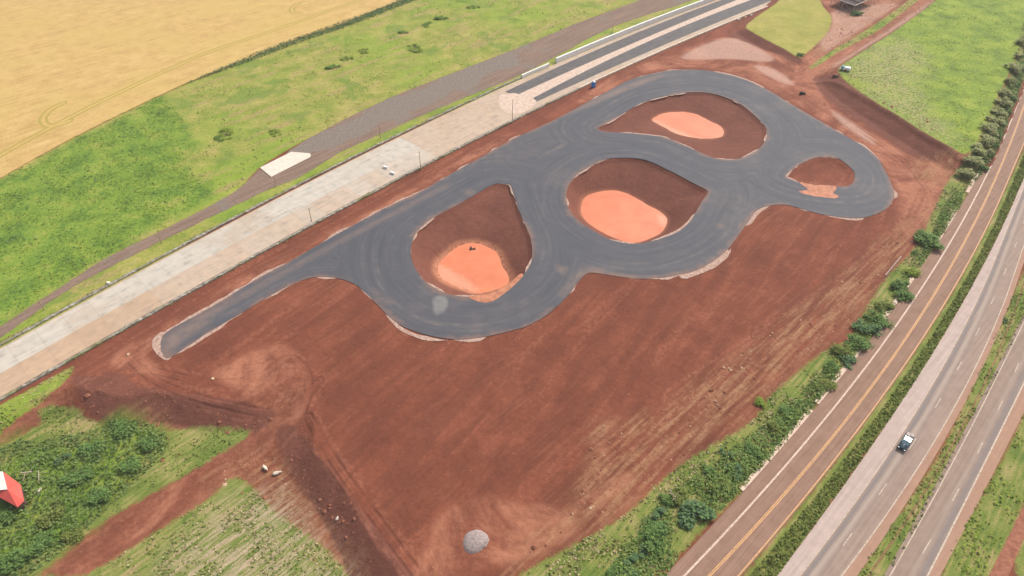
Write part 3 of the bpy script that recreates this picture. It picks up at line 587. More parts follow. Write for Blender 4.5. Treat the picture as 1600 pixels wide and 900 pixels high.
yp = NT('yellow_road_paint', .7); n_ = yp.noise(2.5, 5, .7); yp.col(yp.ramp(n_, (.36, (.40,.22,.12)), (.54, (.66,.36,.15))))
hp = NT('worn_white_paint', .7); n_ = hp.noise(1.5, 5, .7); hp.col(hp.ramp(n_, (.36, (.36,.27,.21)), (.6, (.58,.47,.37))))
def line(name, f, w, z, m, off=0): ribbon(name, f, f, UA + 1, UB - 5, z, m, 3, 0, off - w / 2, off + w / 2)
line('edge_line', WLf, .38, .066, wp.m); line('centre_line', YC, .2, .066, yp.m, -.16); line('centre_line', YC, .2, .066, yp.m, .16); line('edge_line', YEf, .24, .066, yp.m)
line('edge_line', HRf, .22, .062, hp.m, .15); line('edge_line', HLf, .16, .062, hp.m, 0); line('edge_line', RLf, .2, .062, hp.m, -.3 ); line('edge_line', RRf, .3, .062, hp.m, .2)
for fit, px0 in ((HDf, HDf.p(0)), (RDf, None)):
    V, Fc = [], []
    ws = GP([(1324,843),(1382,761)]) if fit is HDf else GP([(1447.7,854),(1499.3,762.3)])
    uc = (ws[0] - fit.o) @ fit.d
    for i in range(-4, 18):
        ua = uc + i * 16.2 - 2.0
        A = fit.p([ua, ua + 4.0], -.09); B = fit.p([ua, ua + 4.0], .09); k = len(V)
        V += [(*A[0], .064), (*B[0], .064), (*B[1], .064), (*A[1], .064)]; Fc.append((k, k + 1, k + 2, k + 3))
    tag(newmesh('lane_dashes', V, Fc, hp.m), kind='structure')
gum = flat('gutter_concrete', (.64,.47,.37), .9, 0, .15, .5)
# pale concrete gutter beside the frontage road, in pieces
for a, b in (((1160,767),(1200,722)), ((1203,719),(1272,643)), ((1279,632),(1352,540)), ((1375,510),(1428,436)), ((1468,376),(1497,330)), ((1512,301),(1530,272))):
    pa, pb = GP([a, b]); ua, ub = (pa - ya) @ YC.d, (pb - ya) @ YC.d
    ribbon('concrete_gutter', KB, KB, ua, ub, .13, gum, 1.5, .15, .05, 1.15)
redm = NT('red_dirt', .95); n_ = redm.noise(.8, 5, .65); redm.col(redm.ramp(n_, (.36, (.22,.08,.05)), (.64, (.36,.15,.09)))); redm.bump(n_, .5, .1)
DL, DR = RF([(1543,900),(1577,843),(1600,788)], 1), RF([(1577,897),(1600,840)], 1)
ribbon('dirt_track', DL, DR, UA, 150, .03, redm.m, 3)
ditm = flat('ditch_soil', (.22,.14,.06), .95, 0, .5, .6)
MD = RF([(1373,880),(1413,817),(1463,733),(1513,650),(1545,590),(1590,470)])
ribbon('drainage_ditch', MD, MD, UA, UB, .03, ditm, 3, 0, -.22, .22)

# ------------------------------------------------------------------ foliage
def leafmat(name, c0, c1, c2):
    k = NT(name, .8); n1 = k.noise(.5, 4, .6); v = k.attr('v')
    cl_ = k.ramp(k.math('ADD', k.math('MULTIPLY', v, .6), k.math('MULTIPLY', n1, .4)), (.22, c0), (.5, c1), (.8, c2)); k.col(cl_)
    tl = k.n('ShaderNodeBsdfTranslucent'); k.l(cl_, tl.inputs[0]); ms = k.n('ShaderNodeMixShader'); ms.inputs[0].default_value = .15
    k.t.links.new(k.b.outputs[0], ms.inputs[1]); k.t.links.new(tl.outputs[0], ms.inputs[2]); k.t.links.new(ms.outputs[0], k.t.nodes['Material Output'].inputs['Surface']); return k.m
L_green = leafmat('leaf_green', (0.146, 0.249, 0.062), (.09,.165,.04), (.17,.25,.06))
L_dark = leafmat('leaf_bluish', (0.173, 0.275, 0.078), (.075,.14,.06), (.12,.20,.09))
L_pale = leafmat('leaf_pale', (0.335, 0.391, 0.116), (.26,.27,.11), (.38,.35,.18))
L_olive = leafmat('leaf_olive', (0.158, 0.206, 0.039), (.14,.175,.035), (.24,.25,.06))
L_bright = leafmat('leaf_bright', (0.165, 0.224, 0.029), (.19,.27,.03), (.30,.36,.05))
L_lush = leafmat('leaf_lush', (0.112, 0.200, 0.026), (.13,.23,.03), (.20,.31,.045))
L_dry = leafmat('leaf_dry', (.30,.22,.10), (.42,.33,.17), (.52,.43,.26))
bark = flat('bark', (.14,.10,.07), .9, 0, .3, 4)
def cardmesh(name, P, size, m, up=.5, seed=0, parent=None, elong=1.0):
    r = np.random.default_rng(seed); n = len(P)
    N = r.normal(size=(n, 3)); N[:, 2] = np.abs(N[:, 2]) + up * 2.2; N /= np.linalg.norm(N, axis=1)[:, None]
    T = np.cross(N, r.normal(size=(n, 3))); T /= np.linalg.norm(T, axis=1)[:, None]; B = np.cross(N, T)
    s = (size * r.uniform(.6, 1.4, n))[:, None] * .5; k1 = r.uniform(.4, 1, (n, 1))
    V = np.stack([P - T * s * elong, P - B * s * k1 + N * s * .2, P + T * s * elong, P + B * s * k1 + N * s * .25], 1).reshape(-1, 3)
    F = np.arange(4 * n).reshape(n, 4); o = fastmesh(name, V, F, m)
    setattr_(o, 'v', np.repeat(r.random(n), 4))
    if parent: o.parent = parent
    return o
def make_shrub(name, m, seed, lobes=7, n=1100, tall=.8):
    r = np.random.default_rng(seed); root = empty(name, (0, 0, -50)); R0 = 2.0
    pts = []
    for i in range(lobes):
        a = r.uniform(0, 6.28); q = R0 * .62 * math.sqrt(r.random()); e_ = 1 + .35 * math.cos(a * 2 + seed); c = np.array([math.cos(a) * q * e_ * 1.25, math.sin(a) * q * e_ * 1.1, R0 * tall * r.uniform(.25, 1.1)])
        rad = R0 * r.uniform(.2, .55); k = int(n / lobes); d = r.normal(size=(k, 3)); d /= np.linalg.norm(d, axis=1)[:, None]
        p = c + d * (rad * r.uniform(.3, 1.2, (k, 1)) * np.array([1, 1, .85])); pts.append(p)
    P = np.vstack(pts); P[:, 2] = np.maximum(P[:, 2], .12)
    cardmesh('crown', P, .36, m, .6, seed, root)
    bm = bmesh.new(); tube(bm, (0, 0, -.1), (0.05, 0, R0 * tall * .7), .12, .07)
    for i in range(5):
        a = r.uniform(0, 6.28); tube(bm, (0, 0, .2 + .15 * i), (math.cos(a) * 1.0, math.sin(a) * 1.0, R0 * tall * r.uniform(.7, 1.2)), .06, .02, 6)
    fromb('trunk', bm, bark, root); return root
PROTO = {}
def shrub(kind, px, py, rpx, label, group, z=None, name='shrub', sz=1.0):
    mats = {'green': L_green, 'dark': L_dark, 'pale': L_pale, 'olive': L_olive, 'bright': L_bright, 'lush': L_lush}
    if name == 'low': key = (kind, random.randrange(2), 'low')
    else: key = (kind, random.randrange(3), name)
    if key not in PROTO:
        PROTO[key] = make_shrub('shrub' if name == 'low' else name, mats[kind], len(PROTO) * 13 + 5, 6 + key[1] * 4, 420 if name == 'low' else 1300, 1.0 if name == 'small_tree' else .62); o = PROTO[key]; fresh = True
    else: o = copy_tree(PROTO[key]); fresh = False
    zz = 0 if z is None else z
    gx, gy = G(px, py, zz + rpx * .05); d = (gy * CP + (H - zz) * SP) / FPX * random.uniform(.85, 1.15)
    hz = float(height(np.array([gx]), np.array([gy]))[0])
    s = rpx * d / 1.45; o.location = (gx, gy, hz - .05); o.scale = (s * random.uniform(.9, 1.3), s, s * sz * random.uniform(.5, .72)); o.rotation_euler = (0, 0, random.uniform(0, 6.28))
    tag(o, label, 'tree' if name == 'small_tree' else 'shrub', group); return o
G1 = 'shrubs and small trees between the red soil and the frontage road'
for kind, px, py, r_, lab in (
    ('green',1450,377,14,'large round green shrub beside the break in the pale gutter'),
    ('green',1429,395,5,'tiny dark green bush at the left foot of the large round shrub'),
    ('green',1406,446,11,'green shrub at the soil end of the thin pale pipe'),
    ('bright',1424,426,9,'bright yellow green shrub just below the bare dirt apron by the road'),
    ('green',1413,462,11,'green shrub touching the left end of the second pale gutter piece'),
    ('olive',1385,478,12,'olive shrub between the road and the end of the straw covered soil'),
    ('green',1372,500,13,'full green shrub beside a gutter gap halfway down the verge'),
    ('dark',1353,512,12,'bluish green shrub at the soil edge above a longer pale gutter piece'),
    ('green',1341,536,13,'green shrub on the inner bank of the long curved gutter'),
    ('olive',1318,548,12,'olive shrub near the edge of the soil where the verge widens'),
    ('dark',1327,562,9,'small bluish bush tight against the pale gutter'),
    ('green',1300,575,11,'green shrub by the reddish bare patch in the verge'),
    ('olive',1288,600,10,'small olive shrub in thin grass beside the long gutter'),
    ('bright',1190,628,8,'bright green bush alone at the soil edge far left of the gutter'),
    ('green',1230,640,9,'green bush in the middle of the wide grass verge'),
    ('olive',1212,668,11,'olive shrub in the verge above the gap between gutter pieces'),
    ('dark',1152,737,12,'pale bluish round shrub close to the lower gutter piece'),
    ('olive',1128,757,14,'wide dark olive shrub beside the bend of the lower gutter'),
    ('green',1178,705,12,'green shrub directly above the pale bluish round shrub'),
    ('dark',1135,708,9,'small bluish bush near the footpath along the soil'),
    ('green',1108,735,8,'small green bush between the footpath and the dark olive shrub'),
    ('dark',1092,798,18,'biggest bluish green shrub beside the dead bare tree'),
    ('dark',1075,815,12,'bluish shrub merging with the lower side of the biggest bluish one'),
    ('dark',1030,812,15,'bluish green shrub on the far side of the dead bare tree'),
    ('green',1022,838,14,'green shrub below the bluish one left of the dead bare tree'),
    ('olive',1062,780,10,'olive bush right behind the bare dead tree'),
    ('green',1042,780,9,'green bush at the foot of the bare dead tree'),
    ('dark',1003,862,12,'bluish green shrub near the lower edge of the photo'),
    ('dark',985,886,15,'bluish green shrub cut by the lower edge of the photo'),
    ('green',960,893,10,'lowest green shrub, left of the bluish one cut by the photo edge')):
    shrub(kind, px, py, r_, lab, G1)
G2 = 'pale trees in a row beside the green field'
names = ['first','second','third','fourth','fifth','sixth','seventh','eighth','ninth','tenth','eleventh','twelfth','thirteenth']
for i, (px, py, r_) in enumerate(((1512,274,9),(1522,261,10),(1531,246,10),(1539,229,10),(1543,213,9),(1550,199,9),(1556,186,8),(1562,171,8),(1567,157,7),(1573,138,7),(1579,118,7),(1586,98,6),(1593,78,6))):
    shrub('pale', px - 2, py, r_ * 1.05, 'small pale yellowish tree, %s from the lower end of the row beside the green field' % names[i], G2, 0, 'small_tree')
G3 = 'dark shrubs between the pale trees and the frontage road'
for i, (px, py, r_) in enumerate(((1534,262,8),(1545,244,9),(1551,228,8),(1557,212,8),(1563,197,7),(1571,176,7),(1577,158,7),(1585,136,7),(1593,112,6))):
    shrub('green', px + 2, py + 1, r_ * .75, 'dark green shrub between pale trees and road, %s from the lower end' % names[i], G3)
G4 = 'low bushes scattered in the grass beside the crop field'
for kind, px, py, r_, lab in (('green',690,28,8,'low green bush nearest the top of the photo in the yellow green grass'),('green',667,38,6,'low green bush left of the topmost bush in the grass'),
    ('olive',648,73,8,'olive bush halfway between crop edge and gravel road'),('green',630,50,7,'low green bush above the olive one in the grass'),('olive',571,79,7,'flat olive bush near the dark hedge line'),
    ('olive',544,90,7,'flat olive bush following the faint path in the grass'),('green',521,104,8,'low green bush at the left end of the scattered group'),('olive',742,10,6,'small olive bush cut close to the top edge in the grass'),
    ('olive',352,210,9,'broad flat olive bush at the edge of the lush green area'),('green',341,216,8,'broad flat green bush beside the flat olive one by the lush area'),('olive',430,207,7,'small olive bush above the pale concrete pad')):
    o = shrub({'green':'lush','olive':'bright'}[kind], px, py, r_ * 1.1, lab, G4, 0, 'low', .4)
G5 = 'trees and bushes in the scrub by the haul road'
for kind, px, py, r_, lab in (('green',196,668,13,'round green bush at the top of the scrub below the soil bank'),('green',232,690,14,'green bush at the upper right corner of the scrub'),
    ('dark',98,716,9,'dark bush at the upper left corner of the scrub'),('green',150,705,14,'green bush in the upper middle of the scrub'),('green',120,745,15,'large green bush in the heart of the scrub'),
    ('olive',85,800,14,'olive bush right of the red roofed hut'),('green',200,725,14,'green bush in the scrub nearest the haul road bend'),('green',10,812,14,'green bush in the shade below the red roofed hut'),
    ('green',150,775,12,'green bush beside pale branches on the haul road side'),('green',60,850,15,'green bush in the lower part of the scrub'),('olive',110,835,13,'yellowish olive bush near the lower haul road edge'),('green',25,875,14,'dark green bush in the lower left corner')):
    shrub(kind, px, py, r_, lab, G5, ZL)



shrub('dark', 1572, 501, 5, 'small dark bush alone in the grass median of the highway', None)
shrub('green', 1339, 22, 6, 'small green bush at the foot of the steel stand', None)
shrub('green', 1250, 88, 5, 'small green bush at the tip of the yellow green grass patch', None, ZP * .6)

# plants nobody could count
def scatter(polyl, dens, zoff, r, noise=None, thr=0, z=True):
    out = []
    for P in polyl:
        lo, hi = P.min(0), P.max(0); lo = np.maximum(lo, [-420, 20]); hi = np.minimum(hi, [420, 480])
        n = int((hi[0] - lo[0]) * (hi[1] - lo[1]) * dens); 
        if n < 1: continue
        x = r.uniform(lo[0], hi[0], n); y = r.uniform(lo[1], hi[1], n); dep = y * CP + H * SP
        ok = (np.abs(x) < .83 * dep + 12) & (y > 40)
        x, y = x[ok], y[ok]; ok = inside(x, y, P)
        if noise: ok &= fbm(x, y, noise, 71) + r.normal(0, .06, len(x)) > thr
        x, y = x[ok], y[ok]; out.append(np.column_stack([x, y, height(x, y) + zoff + r.uniform(0, .15, len(x))]))
    return np.vstack(out)
r_ = np.random.default_rng(3)
def stuff(name, P, size, m, label, cat, up=.5, el=1.0): o = cardmesh(name, P, size, m, up, len(P), None, el); return tag(o, label, cat, None, 'stuff')
HEDGE = np.vstack([YEf.p(np.arange(UA, UB, 8), -1.5), HSf.p(np.arange(UA, UB, 8), .1)[::-1]])
P = scatter([HEDGE], 14, 0, r_); hh = np.maximum(fbm(P[:, 0], P[:, 1], 3.2, 12, 3) - .2, 0) * 2.8 * sst(0, 1.6, -sdf(P[:, 0], P[:, 1], HEDGE, 5)); P[:, 2] += hh * np.sqrt(r_.random(len(P)))
stuff('hedge', P, .55, L_olive, 'long dense band of green bushes between the frontage road and the highway', 'hedge', .5)
SC = lush[1]; P = scatter([SC], 6, 0, r_); hh = np.maximum(fbm(P[:, 0], P[:, 1], 6, 19, 3) - .25, 0) * 3.4 * sst(0, 3, -sdf(P[:, 0], P[:, 1], SC, 5)); P[:, 2] += hh * np.sqrt(r_.random(len(P)))
stuff('scrub', P, .6, leafmat('leaf_scrub', (0.158, 0.230, 0.058), (.115,.17,.045), (.19,.24,.07)), 'dense green scrub around the red roofed hut', 'scrub', .6)
VB = smooth(GP([(1492,300),(1470,330),(1440,395),(1395,445),(1350,500),(1300,560),(1240,625),(1170,680),(1100,735),(1040,775),(985,840),(950,890),(930,930),(1010,960),(1050,885),(1110,815),(1155,768),(1198,722),(1276,632),(1348,543),(1411,462),(1438,417),(1465,378),(1488,343),(1505,310)]), 3)
P = scatter([VB], 12, 0, r_, 7, .38); hh = np.maximum(fbm(P[:, 0], P[:, 1], 4.5, 29, 3) - .3, 0) * 3.6 * sst(0, 2, -sdf(P[:, 0], P[:, 1], VB, 5)); P[:, 2] += hh * np.sqrt(r_.random(len(P)))
stuff('verge_scrub', P, .55, leafmat('leaf_verge', (0.117, 0.184, 0.052), (.15,.24,.05), (.24,.31,.08)), 'low tangled green scrub filling the verge beside the frontage road', 'scrub', .6)
FB = smooth(GP([(1523,285),(1542,262),(1560,230),(1575,190),(1590,150),(1606,90),(1640,0),(1612,20),(1592,100),(1575,150),(1556,200),(1538,245),(1520,278)]), 2)
P = scatter([FB], 6, 0, r_); P[:, 2] += np.maximum(fbm(P[:, 0], P[:, 1], 4, 27, 2) - .2, 0) * 3 * r_.random(len(P)); stuff('roadside_scrub', P, .6, L_green, 'dark green scrub between the green field and the frontage road', 'scrub', .6)
WD = smooth(GP([(283,135),(340,110),(400,85),(467,59),(533,36),(600,11),(640,-5),(655,-2),(605,18),(533,45),(467,67),(400,93),(340,114)]), 2)
P = scatter([WD], 7, 0, r_); P[:, 2] += .9 * r_.random(len(P)); stuff('tall_weeds', P, .6, L_dark, 'narrow dark green line of tall weeds along the crop edge', 'weeds')
P = scatter([lush[0]], 1.6, .02, r_, 5, .48); stuff('lush_grass', P, .45, L_bright, 'lush mottled green grass below the crop field', 'grass', .8)
P = scatter([lush[0]], .28, .05, np.random.default_rng(31), 9, .57); stuff('weed_clumps', P, .6, L_green, 'darker green weeds growing through the lush grass', 'weeds', .8)
P = scatter([dry[0]], .35, .02, r_, 7, .54); stuff('dry_grass', P, .6, L_olive, 'olive tufts in the yellow green grass beside the gravel road', 'grass', .8)
P = scatter([FIELD], 1.3, .02, r_, 4, .48); stuff('field_weeds', P, .42, L_bright, 'bright green weeds covering the field at upper right', 'weeds', .8)
P = scatter([green[1]], 2.2, .02, r_, 4, .47); P[:, 2] += r_.random(len(P)) * .4; stuff('verge_grass', P, .55, L_olive, 'rough olive grass between the red soil and the frontage road', 'grass', .6)
P = scatter([green[1]], 3.0, .02, np.random.default_rng(33), 4, .50); stuff('dry_verge_grass', P, .5, L_dry, 'dry straw coloured tufts in the roadside verge', 'grass', .6)
P = scatter([green[3]], 3, .02, r_, 4, .44); P[:, 2] += r_.random(len(P)) * .4; stuff('median_grass', P, .5, L_olive, 'green and yellow grass in the highway median', 'grass', .6)
P = scatter([green[4]], 2.2, .02, r_, 5, .46); P[:, 2] += r_.random(len(P)) * .5; stuff('roadside_grass', P, .6, L_bright, 'bright green grass bank at the right edge below the highway', 'grass', .6)
P = scatter([green[6]], 2.0, .0, r_, 4, .5); stuff('pasture_grass', P, .5, L_olive, 'streaky green grass in the field at the lower left edge', 'grass', .7)
P = scatter([green[7], green[8], green[9]], 1.6, .0, r_, 4, .5); stuff('bank_grass', P, .5, L_olive, 'patchy grass beside the haul road and the soil bank', 'grass', .7)
P = scatter(dry[2:4], 2.2, .0, r_, 3, .45); stuff('corner_grass', P, .5, L_olive, 'green and yellow grass between the strip and the dirt path', 'grass', .7)
P = scatter(dry[2:4] + [green[6]], 1.2, .0, np.random.default_rng(44), 4, .5); stuff('dry_corner_grass', P, .45, L_dry, 'dry tufts in the lower left grass', 'grass', .7)
us = np.arange(u0, u1, .16); wl = STRIP_U.p(us)[:] + STRIP_U.n * (1.9 + r_.normal(0, .35, len(us)))[:, None]; us2 = np.arange(u0, Uw + 60, .35); wr = STRIP_L.p(us2) + STRIP_L.n * (-1.5 + r_.normal(0, .25, len(us2)))[:, None]
Q = np.vstack([wl, wr]); Q = Q[fbm(Q[:, 0], Q[:, 1], 7, 51) > .45]; P = np.column_stack([Q, .1 + r_.random(len(Q)) * .35])
stuff('kerb_weeds', P, .4, L_olive, 'weeds growing along both sides of the concrete strip', 'weeds')
# stones and clods on the soil banks
def stones(name, polyl, dens, size, m, label, seed):
    r = np.random.default_rng(seed); P = scatter(polyl, dens, 0, r, 5, .5); V, F = [], []
    base = np.array([(1,0,0),(0,1,0),(-1,0,0),(0,-1,0),(0,0,.8)]); fc = [(0,1,4),(1,2,4),(2,3,4),(3,0,4)]
    s = size * r.lognormal(0, .5, len(P)); a = r.uniform(0, 6.28, len(P))
    R2 = np.stack([np.cos(a), -np.sin(a), np.sin(a), np.cos(a)], 1).reshape(-1, 2, 2)
    B = base[None] * s[:, None, None] * r.uniform(.6, 1.2, (len(P), 5, 3)); B[:, :, :2] = np.einsum('nij,nkj->nki', R2, B[:, :, :2]); V = (P[:, None] + B - [0, 0, .1]).reshape(-1, 3)
    F = (np.array(fc)[None] + 5 * np.arange(len(P))[:, None, None]).reshape(-1, 3); return tag(fastmesh(name, V, F, m), label, 'stones', None, 'stuff')
tanrock = flat('tan_rock', (.50,.34,.22), .9, 0, .2, 3); soilrock = flat('soil_clod', (.26,.10,.06), .95, 0, .3, 3)
stones('stones', straw[1:3] + straw[:1], .10, .22, tanrock, 'pale tan stones and clods along the edges of the red soil', 8)
stones('soil_clods', dark[2:4] + straw, .5, .2, soilrock, 'red soil clods on the banks', 9)

# ------------------------------------------------------------------ things
def rock_bm(s, seed):
    r = random.Random(seed); bm = bmesh.new(); bmesh.ops.create_icosphere(bm, subdivisions=3, radius=1)
    for v in bm.verts:
        k = 1 + .25 * math.sin(v.co.x * 3 + seed) * math.cos(v.co.y * 4 + seed) + r.uniform(-.06, .06); v.co = Vector((v.co.x * s[0] * k, v.co.y * s[1] * k, max(v.co.z, -.4) * s[2] * k))
    return bm
def put(o, px, py, z=0, base=None, rz=None):
    x, y = G(px, py, z); o.location = (x, y, z if base is None else base)
    if rz is not None: o.rotation_euler = (0, 0, rz)
    return o
# stone kerbs and white walls beside the strip
def wall(name, f, ua, ub, off, wd, ht, m, label, cat, rough=0, seed=0, du=1.0):
    us = np.arange(ua, ub, du); A = f.p(us, off - wd / 2); B = f.p(us, off + wd / 2); r = np.random.default_rng(seed); n = len(us)
    hz = ht * (1 + rough * r.normal(size=(n, 2))); V = []
    o_ = A[0].copy()
    for i in range(n): V += [(*(A[i] - o_), -.1), (*(A[i] - o_), hz[i, 0]), (*(B[i] - o_), hz[i, 1]), (*(B[i] - o_), -.1)]
    F = [(4 * i + j, 4 * i + j + 1, 4 * i + j + 5, 4 * i + j + 4) for i in range(n - 1) for j in range(3)] + [(0, 1, 2, 3), tuple(4 * (n - 1) + j for j in (3, 2, 1, 0))]
    o = newmesh(name, V, F, m); o.location = (*o_, 0); bmq = bmesh.new(); bmq.from_mesh(o.data); bmesh.ops.recalc_face_normals(bmq, faces=bmq.faces); bmq.to_mesh(o.data); bmq.free(); return tag(o, label, cat)
stm = NT('kerb_stone', .9); q1 = stm.noise(1.2, 5, .7); q2 = stm.noise(.15, 3); c = stm.ramp(q1, (.34, (.13,.115,.085)), (.5, (.26,.235,.19)), (.64, (.44,.40,.34))); stm.col(stm.mix(stm.step(q2, .5, .65), c, (.20,.19,.10))); stm.bump(q1, .8, .1)
whm = flat('whitewash', (.78,.76,.73), .7, 0, .05, .7); crm = flat('cream_wall', (.66,.56,.44), .8, 0, .22, .6)
uof = lambda px: float((GP([px])[0] - _a) @ STRIP_U.d)
wall('stone_kerb', STRIP_U, u0, uof((860,105)), 1.15, .9, .38, stm.m, 'grey stone kerb along the gravel road side of the concrete strip', 'kerb', .3, 1)
wall('stone_kerb', STRIP_L, u0, uof((905,140)), -.85, .9, .42, stm.m, 'grey stone kerb along the red soil side of the concrete strip', 'kerb', .3, 2)
wall('boundary_wall', STRIP_L, uof((905,140)), u1, -.9, .6, .75, crm, 'long low cream wall along the red soil side of the striped lanes, past the portable toilet', 'wall', .04, 3)
wall('barrier_wall', STRIP_U, uof((870,99)), u1, .75, .9, 2.3, whm, 'very long bright white barrier wall along the far side of the striped lanes', 'wall', .01, 4)
wall('barrier_wall', STRIP_U, uof((815,122)), uof((858,102)), .7, .7, 1.5, whm, 'short separate white barrier wall before the very long one', 'wall', .01, 5)
# poles
wood = flat('pole_wood', (.40,.27,.18), .8, 0, .2, 3); metal = flat('galvanised_steel', (.46,.42,.36), .55, .2, .12, 3); 
def pole(px, py, h, label, m, lean=0.0, arm=False, grp=None):
    bm = bmesh.new(); tube(bm, (0, 0, -.2), (lean, 0, h), .13, .08, 10); tube(bm, (0, 0, -.05), (0, 0, .25), .22, .2, 10)
    bbox(bm, (lean, 0, h - .25), (.7 if arm else .3, .1, .1), .5)
    o = fromb('pole', bm, m); put(o, px, py, 0); return tag(o, label, 'pole', grp)
GL, GR_ = 'thin poles on the gravel road side of the strip', 'thin poles on the red soil side of the strip'
for i, (px, py, h, lab) in enumerate(((69,484,3.6,'thin tan pole nearest the lower left corner beside the gravel road'),(252.5,380,3.4,'thin tan pole beside the gravel road, second from the left'),(431.5,291,3.6,'thin tan pole just below the pale concrete pad'),(594.5,216,5.2,'thin brown pole by the stone kerb above the pale end of the slabs'),(956,52,3.6,'thin dark pole behind the very long white barrier wall'))): pole(px, py, h, lab, wood, .1, False, GL)
for px, py, h, lab in ((487,346,5.2,'thin pole on the kerb beside the left part of the track'),(657.5,266,7.6,'tall thin pole at the kerb where the pale slabs end'),(800.5,191,9.6,'tallest thin pole where the striped lanes begin')): pole(px, py, h, lab, metal if px > 700 else wood, .15, True, GR_)
# pickup
blue = flat('dark_paint', (.045,.065,.085), .3, .3, .1, 1); glass = flat('window_glass', (.30,.40,.42), .08, .0, .1, 2); glass.node_tree.nodes['Principled BSDF'].inputs['Specular IOR Level'].default_value = .9
rub = flat('tyre_rubber', (.02,.02,.02), .8); chrome = flat('rim_metal', (.5,.5,.5), .3, .9); whp = flat('white_tarp', (.40,.34,.315), .6, 0, .08, 4); lampm = flat('lamp_glass', (.8,.8,.75), .15); redl = flat('red_lamp', (.5,.03,.02), .3)
ca = empty('pickup_truck', (0, 0, 0)); tag(ca, 'dark blue grey pickup truck with a white covered load on the highway', 'pickup truck')
bm = bmesh.new(); prof = [(-2.65,.45),(-2.65,1.0),(-.75,1.05),(-.7,1.1),(.95,1.1),(2.35,.98),(2.62,.85),(2.68,.5),(2.3,.38),(-2.3,.38)]
a = [bm.verts.new((x, -.93, z)) for x, z in prof]; b = [bm.verts.new((x, .93, z)) for x, z in prof]; bm.faces.new(a[::-1]); bm.faces.new(b)
for i in range(len(prof)): j = (i + 1) % len(prof); bm.faces.new((a[i], a[j], b[j], b[i]))
bmesh.ops.recalc_face_normals(bm, faces=bm.faces); bmesh.ops.bevel(bm, geom=bm.edges[:], offset=.06, segments=2, affect='EDGES'); fromb('body', bm, blue, ca, True)
bm = bmesh.new(); cb = [(-.78,1.06,.86),(-.62,1.72,.70),(.45,1.74,.70),(1.15,1.08,.86)]
a = [bm.verts.new((x, -w_, z)) for x, z, w_ in cb]; b = [bm.verts.new((x, w_, z)) for x, z, w_ in cb]; bm.faces.new(a[::-1]); bm.faces.new(b)
for i in range(4): j = (i + 1) % 4; bm.faces.new((a[i], a[j], b[j], b[i]))
bmesh.ops.recalc_face_normals(bm, faces=bm.faces); cab = fromb('cab', bm, glass, ca)
bm = bmesh.new(); bbox(bm, (-.08, 0, 1.755), (1.12, 1.42, .05), 0, .02); fromb('roof', bm, flat('roof_reflection', (.36,.46,.48), .15, .2), cab)  # pale blue reflection on the cab roof, put into its base colour
for s in (-1, 1):
    for x0, y0, x1, y1 in ((-.70, .78, -.58, .68), (1.12, .82, .46, .68), (.2, .84, .1, .7)):
        bm = bmesh.new(); tube(bm, (x0, s * y0, 1.08), (x1, s * y1, 1.73), .04); fromb('pillar', bm, blue, cab)
bm = bmesh.new(); bbox(bm, (-1.72, 0, 1.16), (1.72, 1.62, .34), 0, .1); bbox(bm, (-2.1, .35, 1.4), (.8, .7, .28), .3, .08); fromb('load_cover', bm, whp, ca, True)
bm = bmesh.new(); bbox(bm, (-1.25, -.45, 1.42), (.45, .4, .28), .2, .05); fromb('cargo_box', bm, flat('dark_box', (.06,.06,.07), .6), ca)
for x in (-1.7, 1.72):
    for s in (-1, 1):
        bm = bmesh.new(); tube(bm, (x, s * .70, .37), (x, s * .96, .37), .37, .37, 20); wo = fromb('wheel', bm, rub, ca); bm = bmesh.new(); tube(bm, (x, s * .95, .37), (x, s * .975, .37), .22, .2, 14); fromb('rim', bm, chrome, wo)
for s in (-1, 1):
    bm = bmesh.new(); bbox(bm, (2.6, s * .66, .76), (.14, .38, .18), 0, .04); fromb('headlight', bm, lampm, ca); bm = bmesh.new(); bbox(bm, (-2.65, s * .8, .85), (.08, .18, .3), 0, .02); fromb('tail_light', bm, redl, ca)
    bm = bmesh.new(); bbox(bm, (.85, s * 1.05, 1.15), (.16, .22, .16), 0, .04); fromb('mirror', bm, blue, ca)
pc = G(1416, 690, .9); ca.location = (*pc, .058); dv = HDf.p((np.array(pc) - ya) @ HDf.d)[0] - HDf.p((np.array(pc) - ya) @ HDf.d + 5)[0]; ca.rotation_euler = (0, 0, math.atan2(dv[1], dv[0])); ca.scale = (.98,) * 3
# portable toilet
tb = flat('blue_plastic', (.05,.27,.68), .45, 0, .08); tw = flat('white_plastic', (.8,.8,.8), .4, 0, .04)
to = empty('portable_toilet', (0, 0, 0)); tag(to, 'blue portable toilet with a white roof by the low cream wall', 'portable toilet')
bm = bmesh.new(); bbox(bm, (0, 0, 1.12), (1.2, 1.2, 2.1), 0, .05); [bbox(bm, (0, s * .62, z), (.9, .04, .5), 0, .01) for s in (-1, 1) for z in (.6, 1.5)]; fromb('cabin', bm, tb, to)
bm = bmesh.new(); bbox(bm, (0, 0, .04), (1.3, 1.3, .1), 0, .02); fromb('skid_base', bm, rub, to)
bm = bmesh.new(); bbox(bm, (0, 0, 2.22), (1.3, 1.3, .12), 0, .04); bmesh.ops.create_cone(bm, cap_ends=True, segments=4, radius1=.85, radius2=.45, depth=.28, matrix=Matrix.Translation((0, 0, 2.42)) @ Matrix.Rotation(R(45), 4, 'Z')); fromb('roof', bm, tw, to)
bm = bmesh.new(); bbox(bm, (.02, -.62, 1.1), (.8, .05, 1.85), 0, .01); dr = fromb('door', bm, flat('door_plastic', (.04,.21,.56), .4), to); bm = bmesh.new(); bbox(bm, (.3, -.66, 1.1), (.06, .05, .2)); fromb('handle', bm, tw, dr)
put(to, 927, 136, 0); to.rotation_euler = (0, 0, dirS); to.scale = (1.12,) * 3
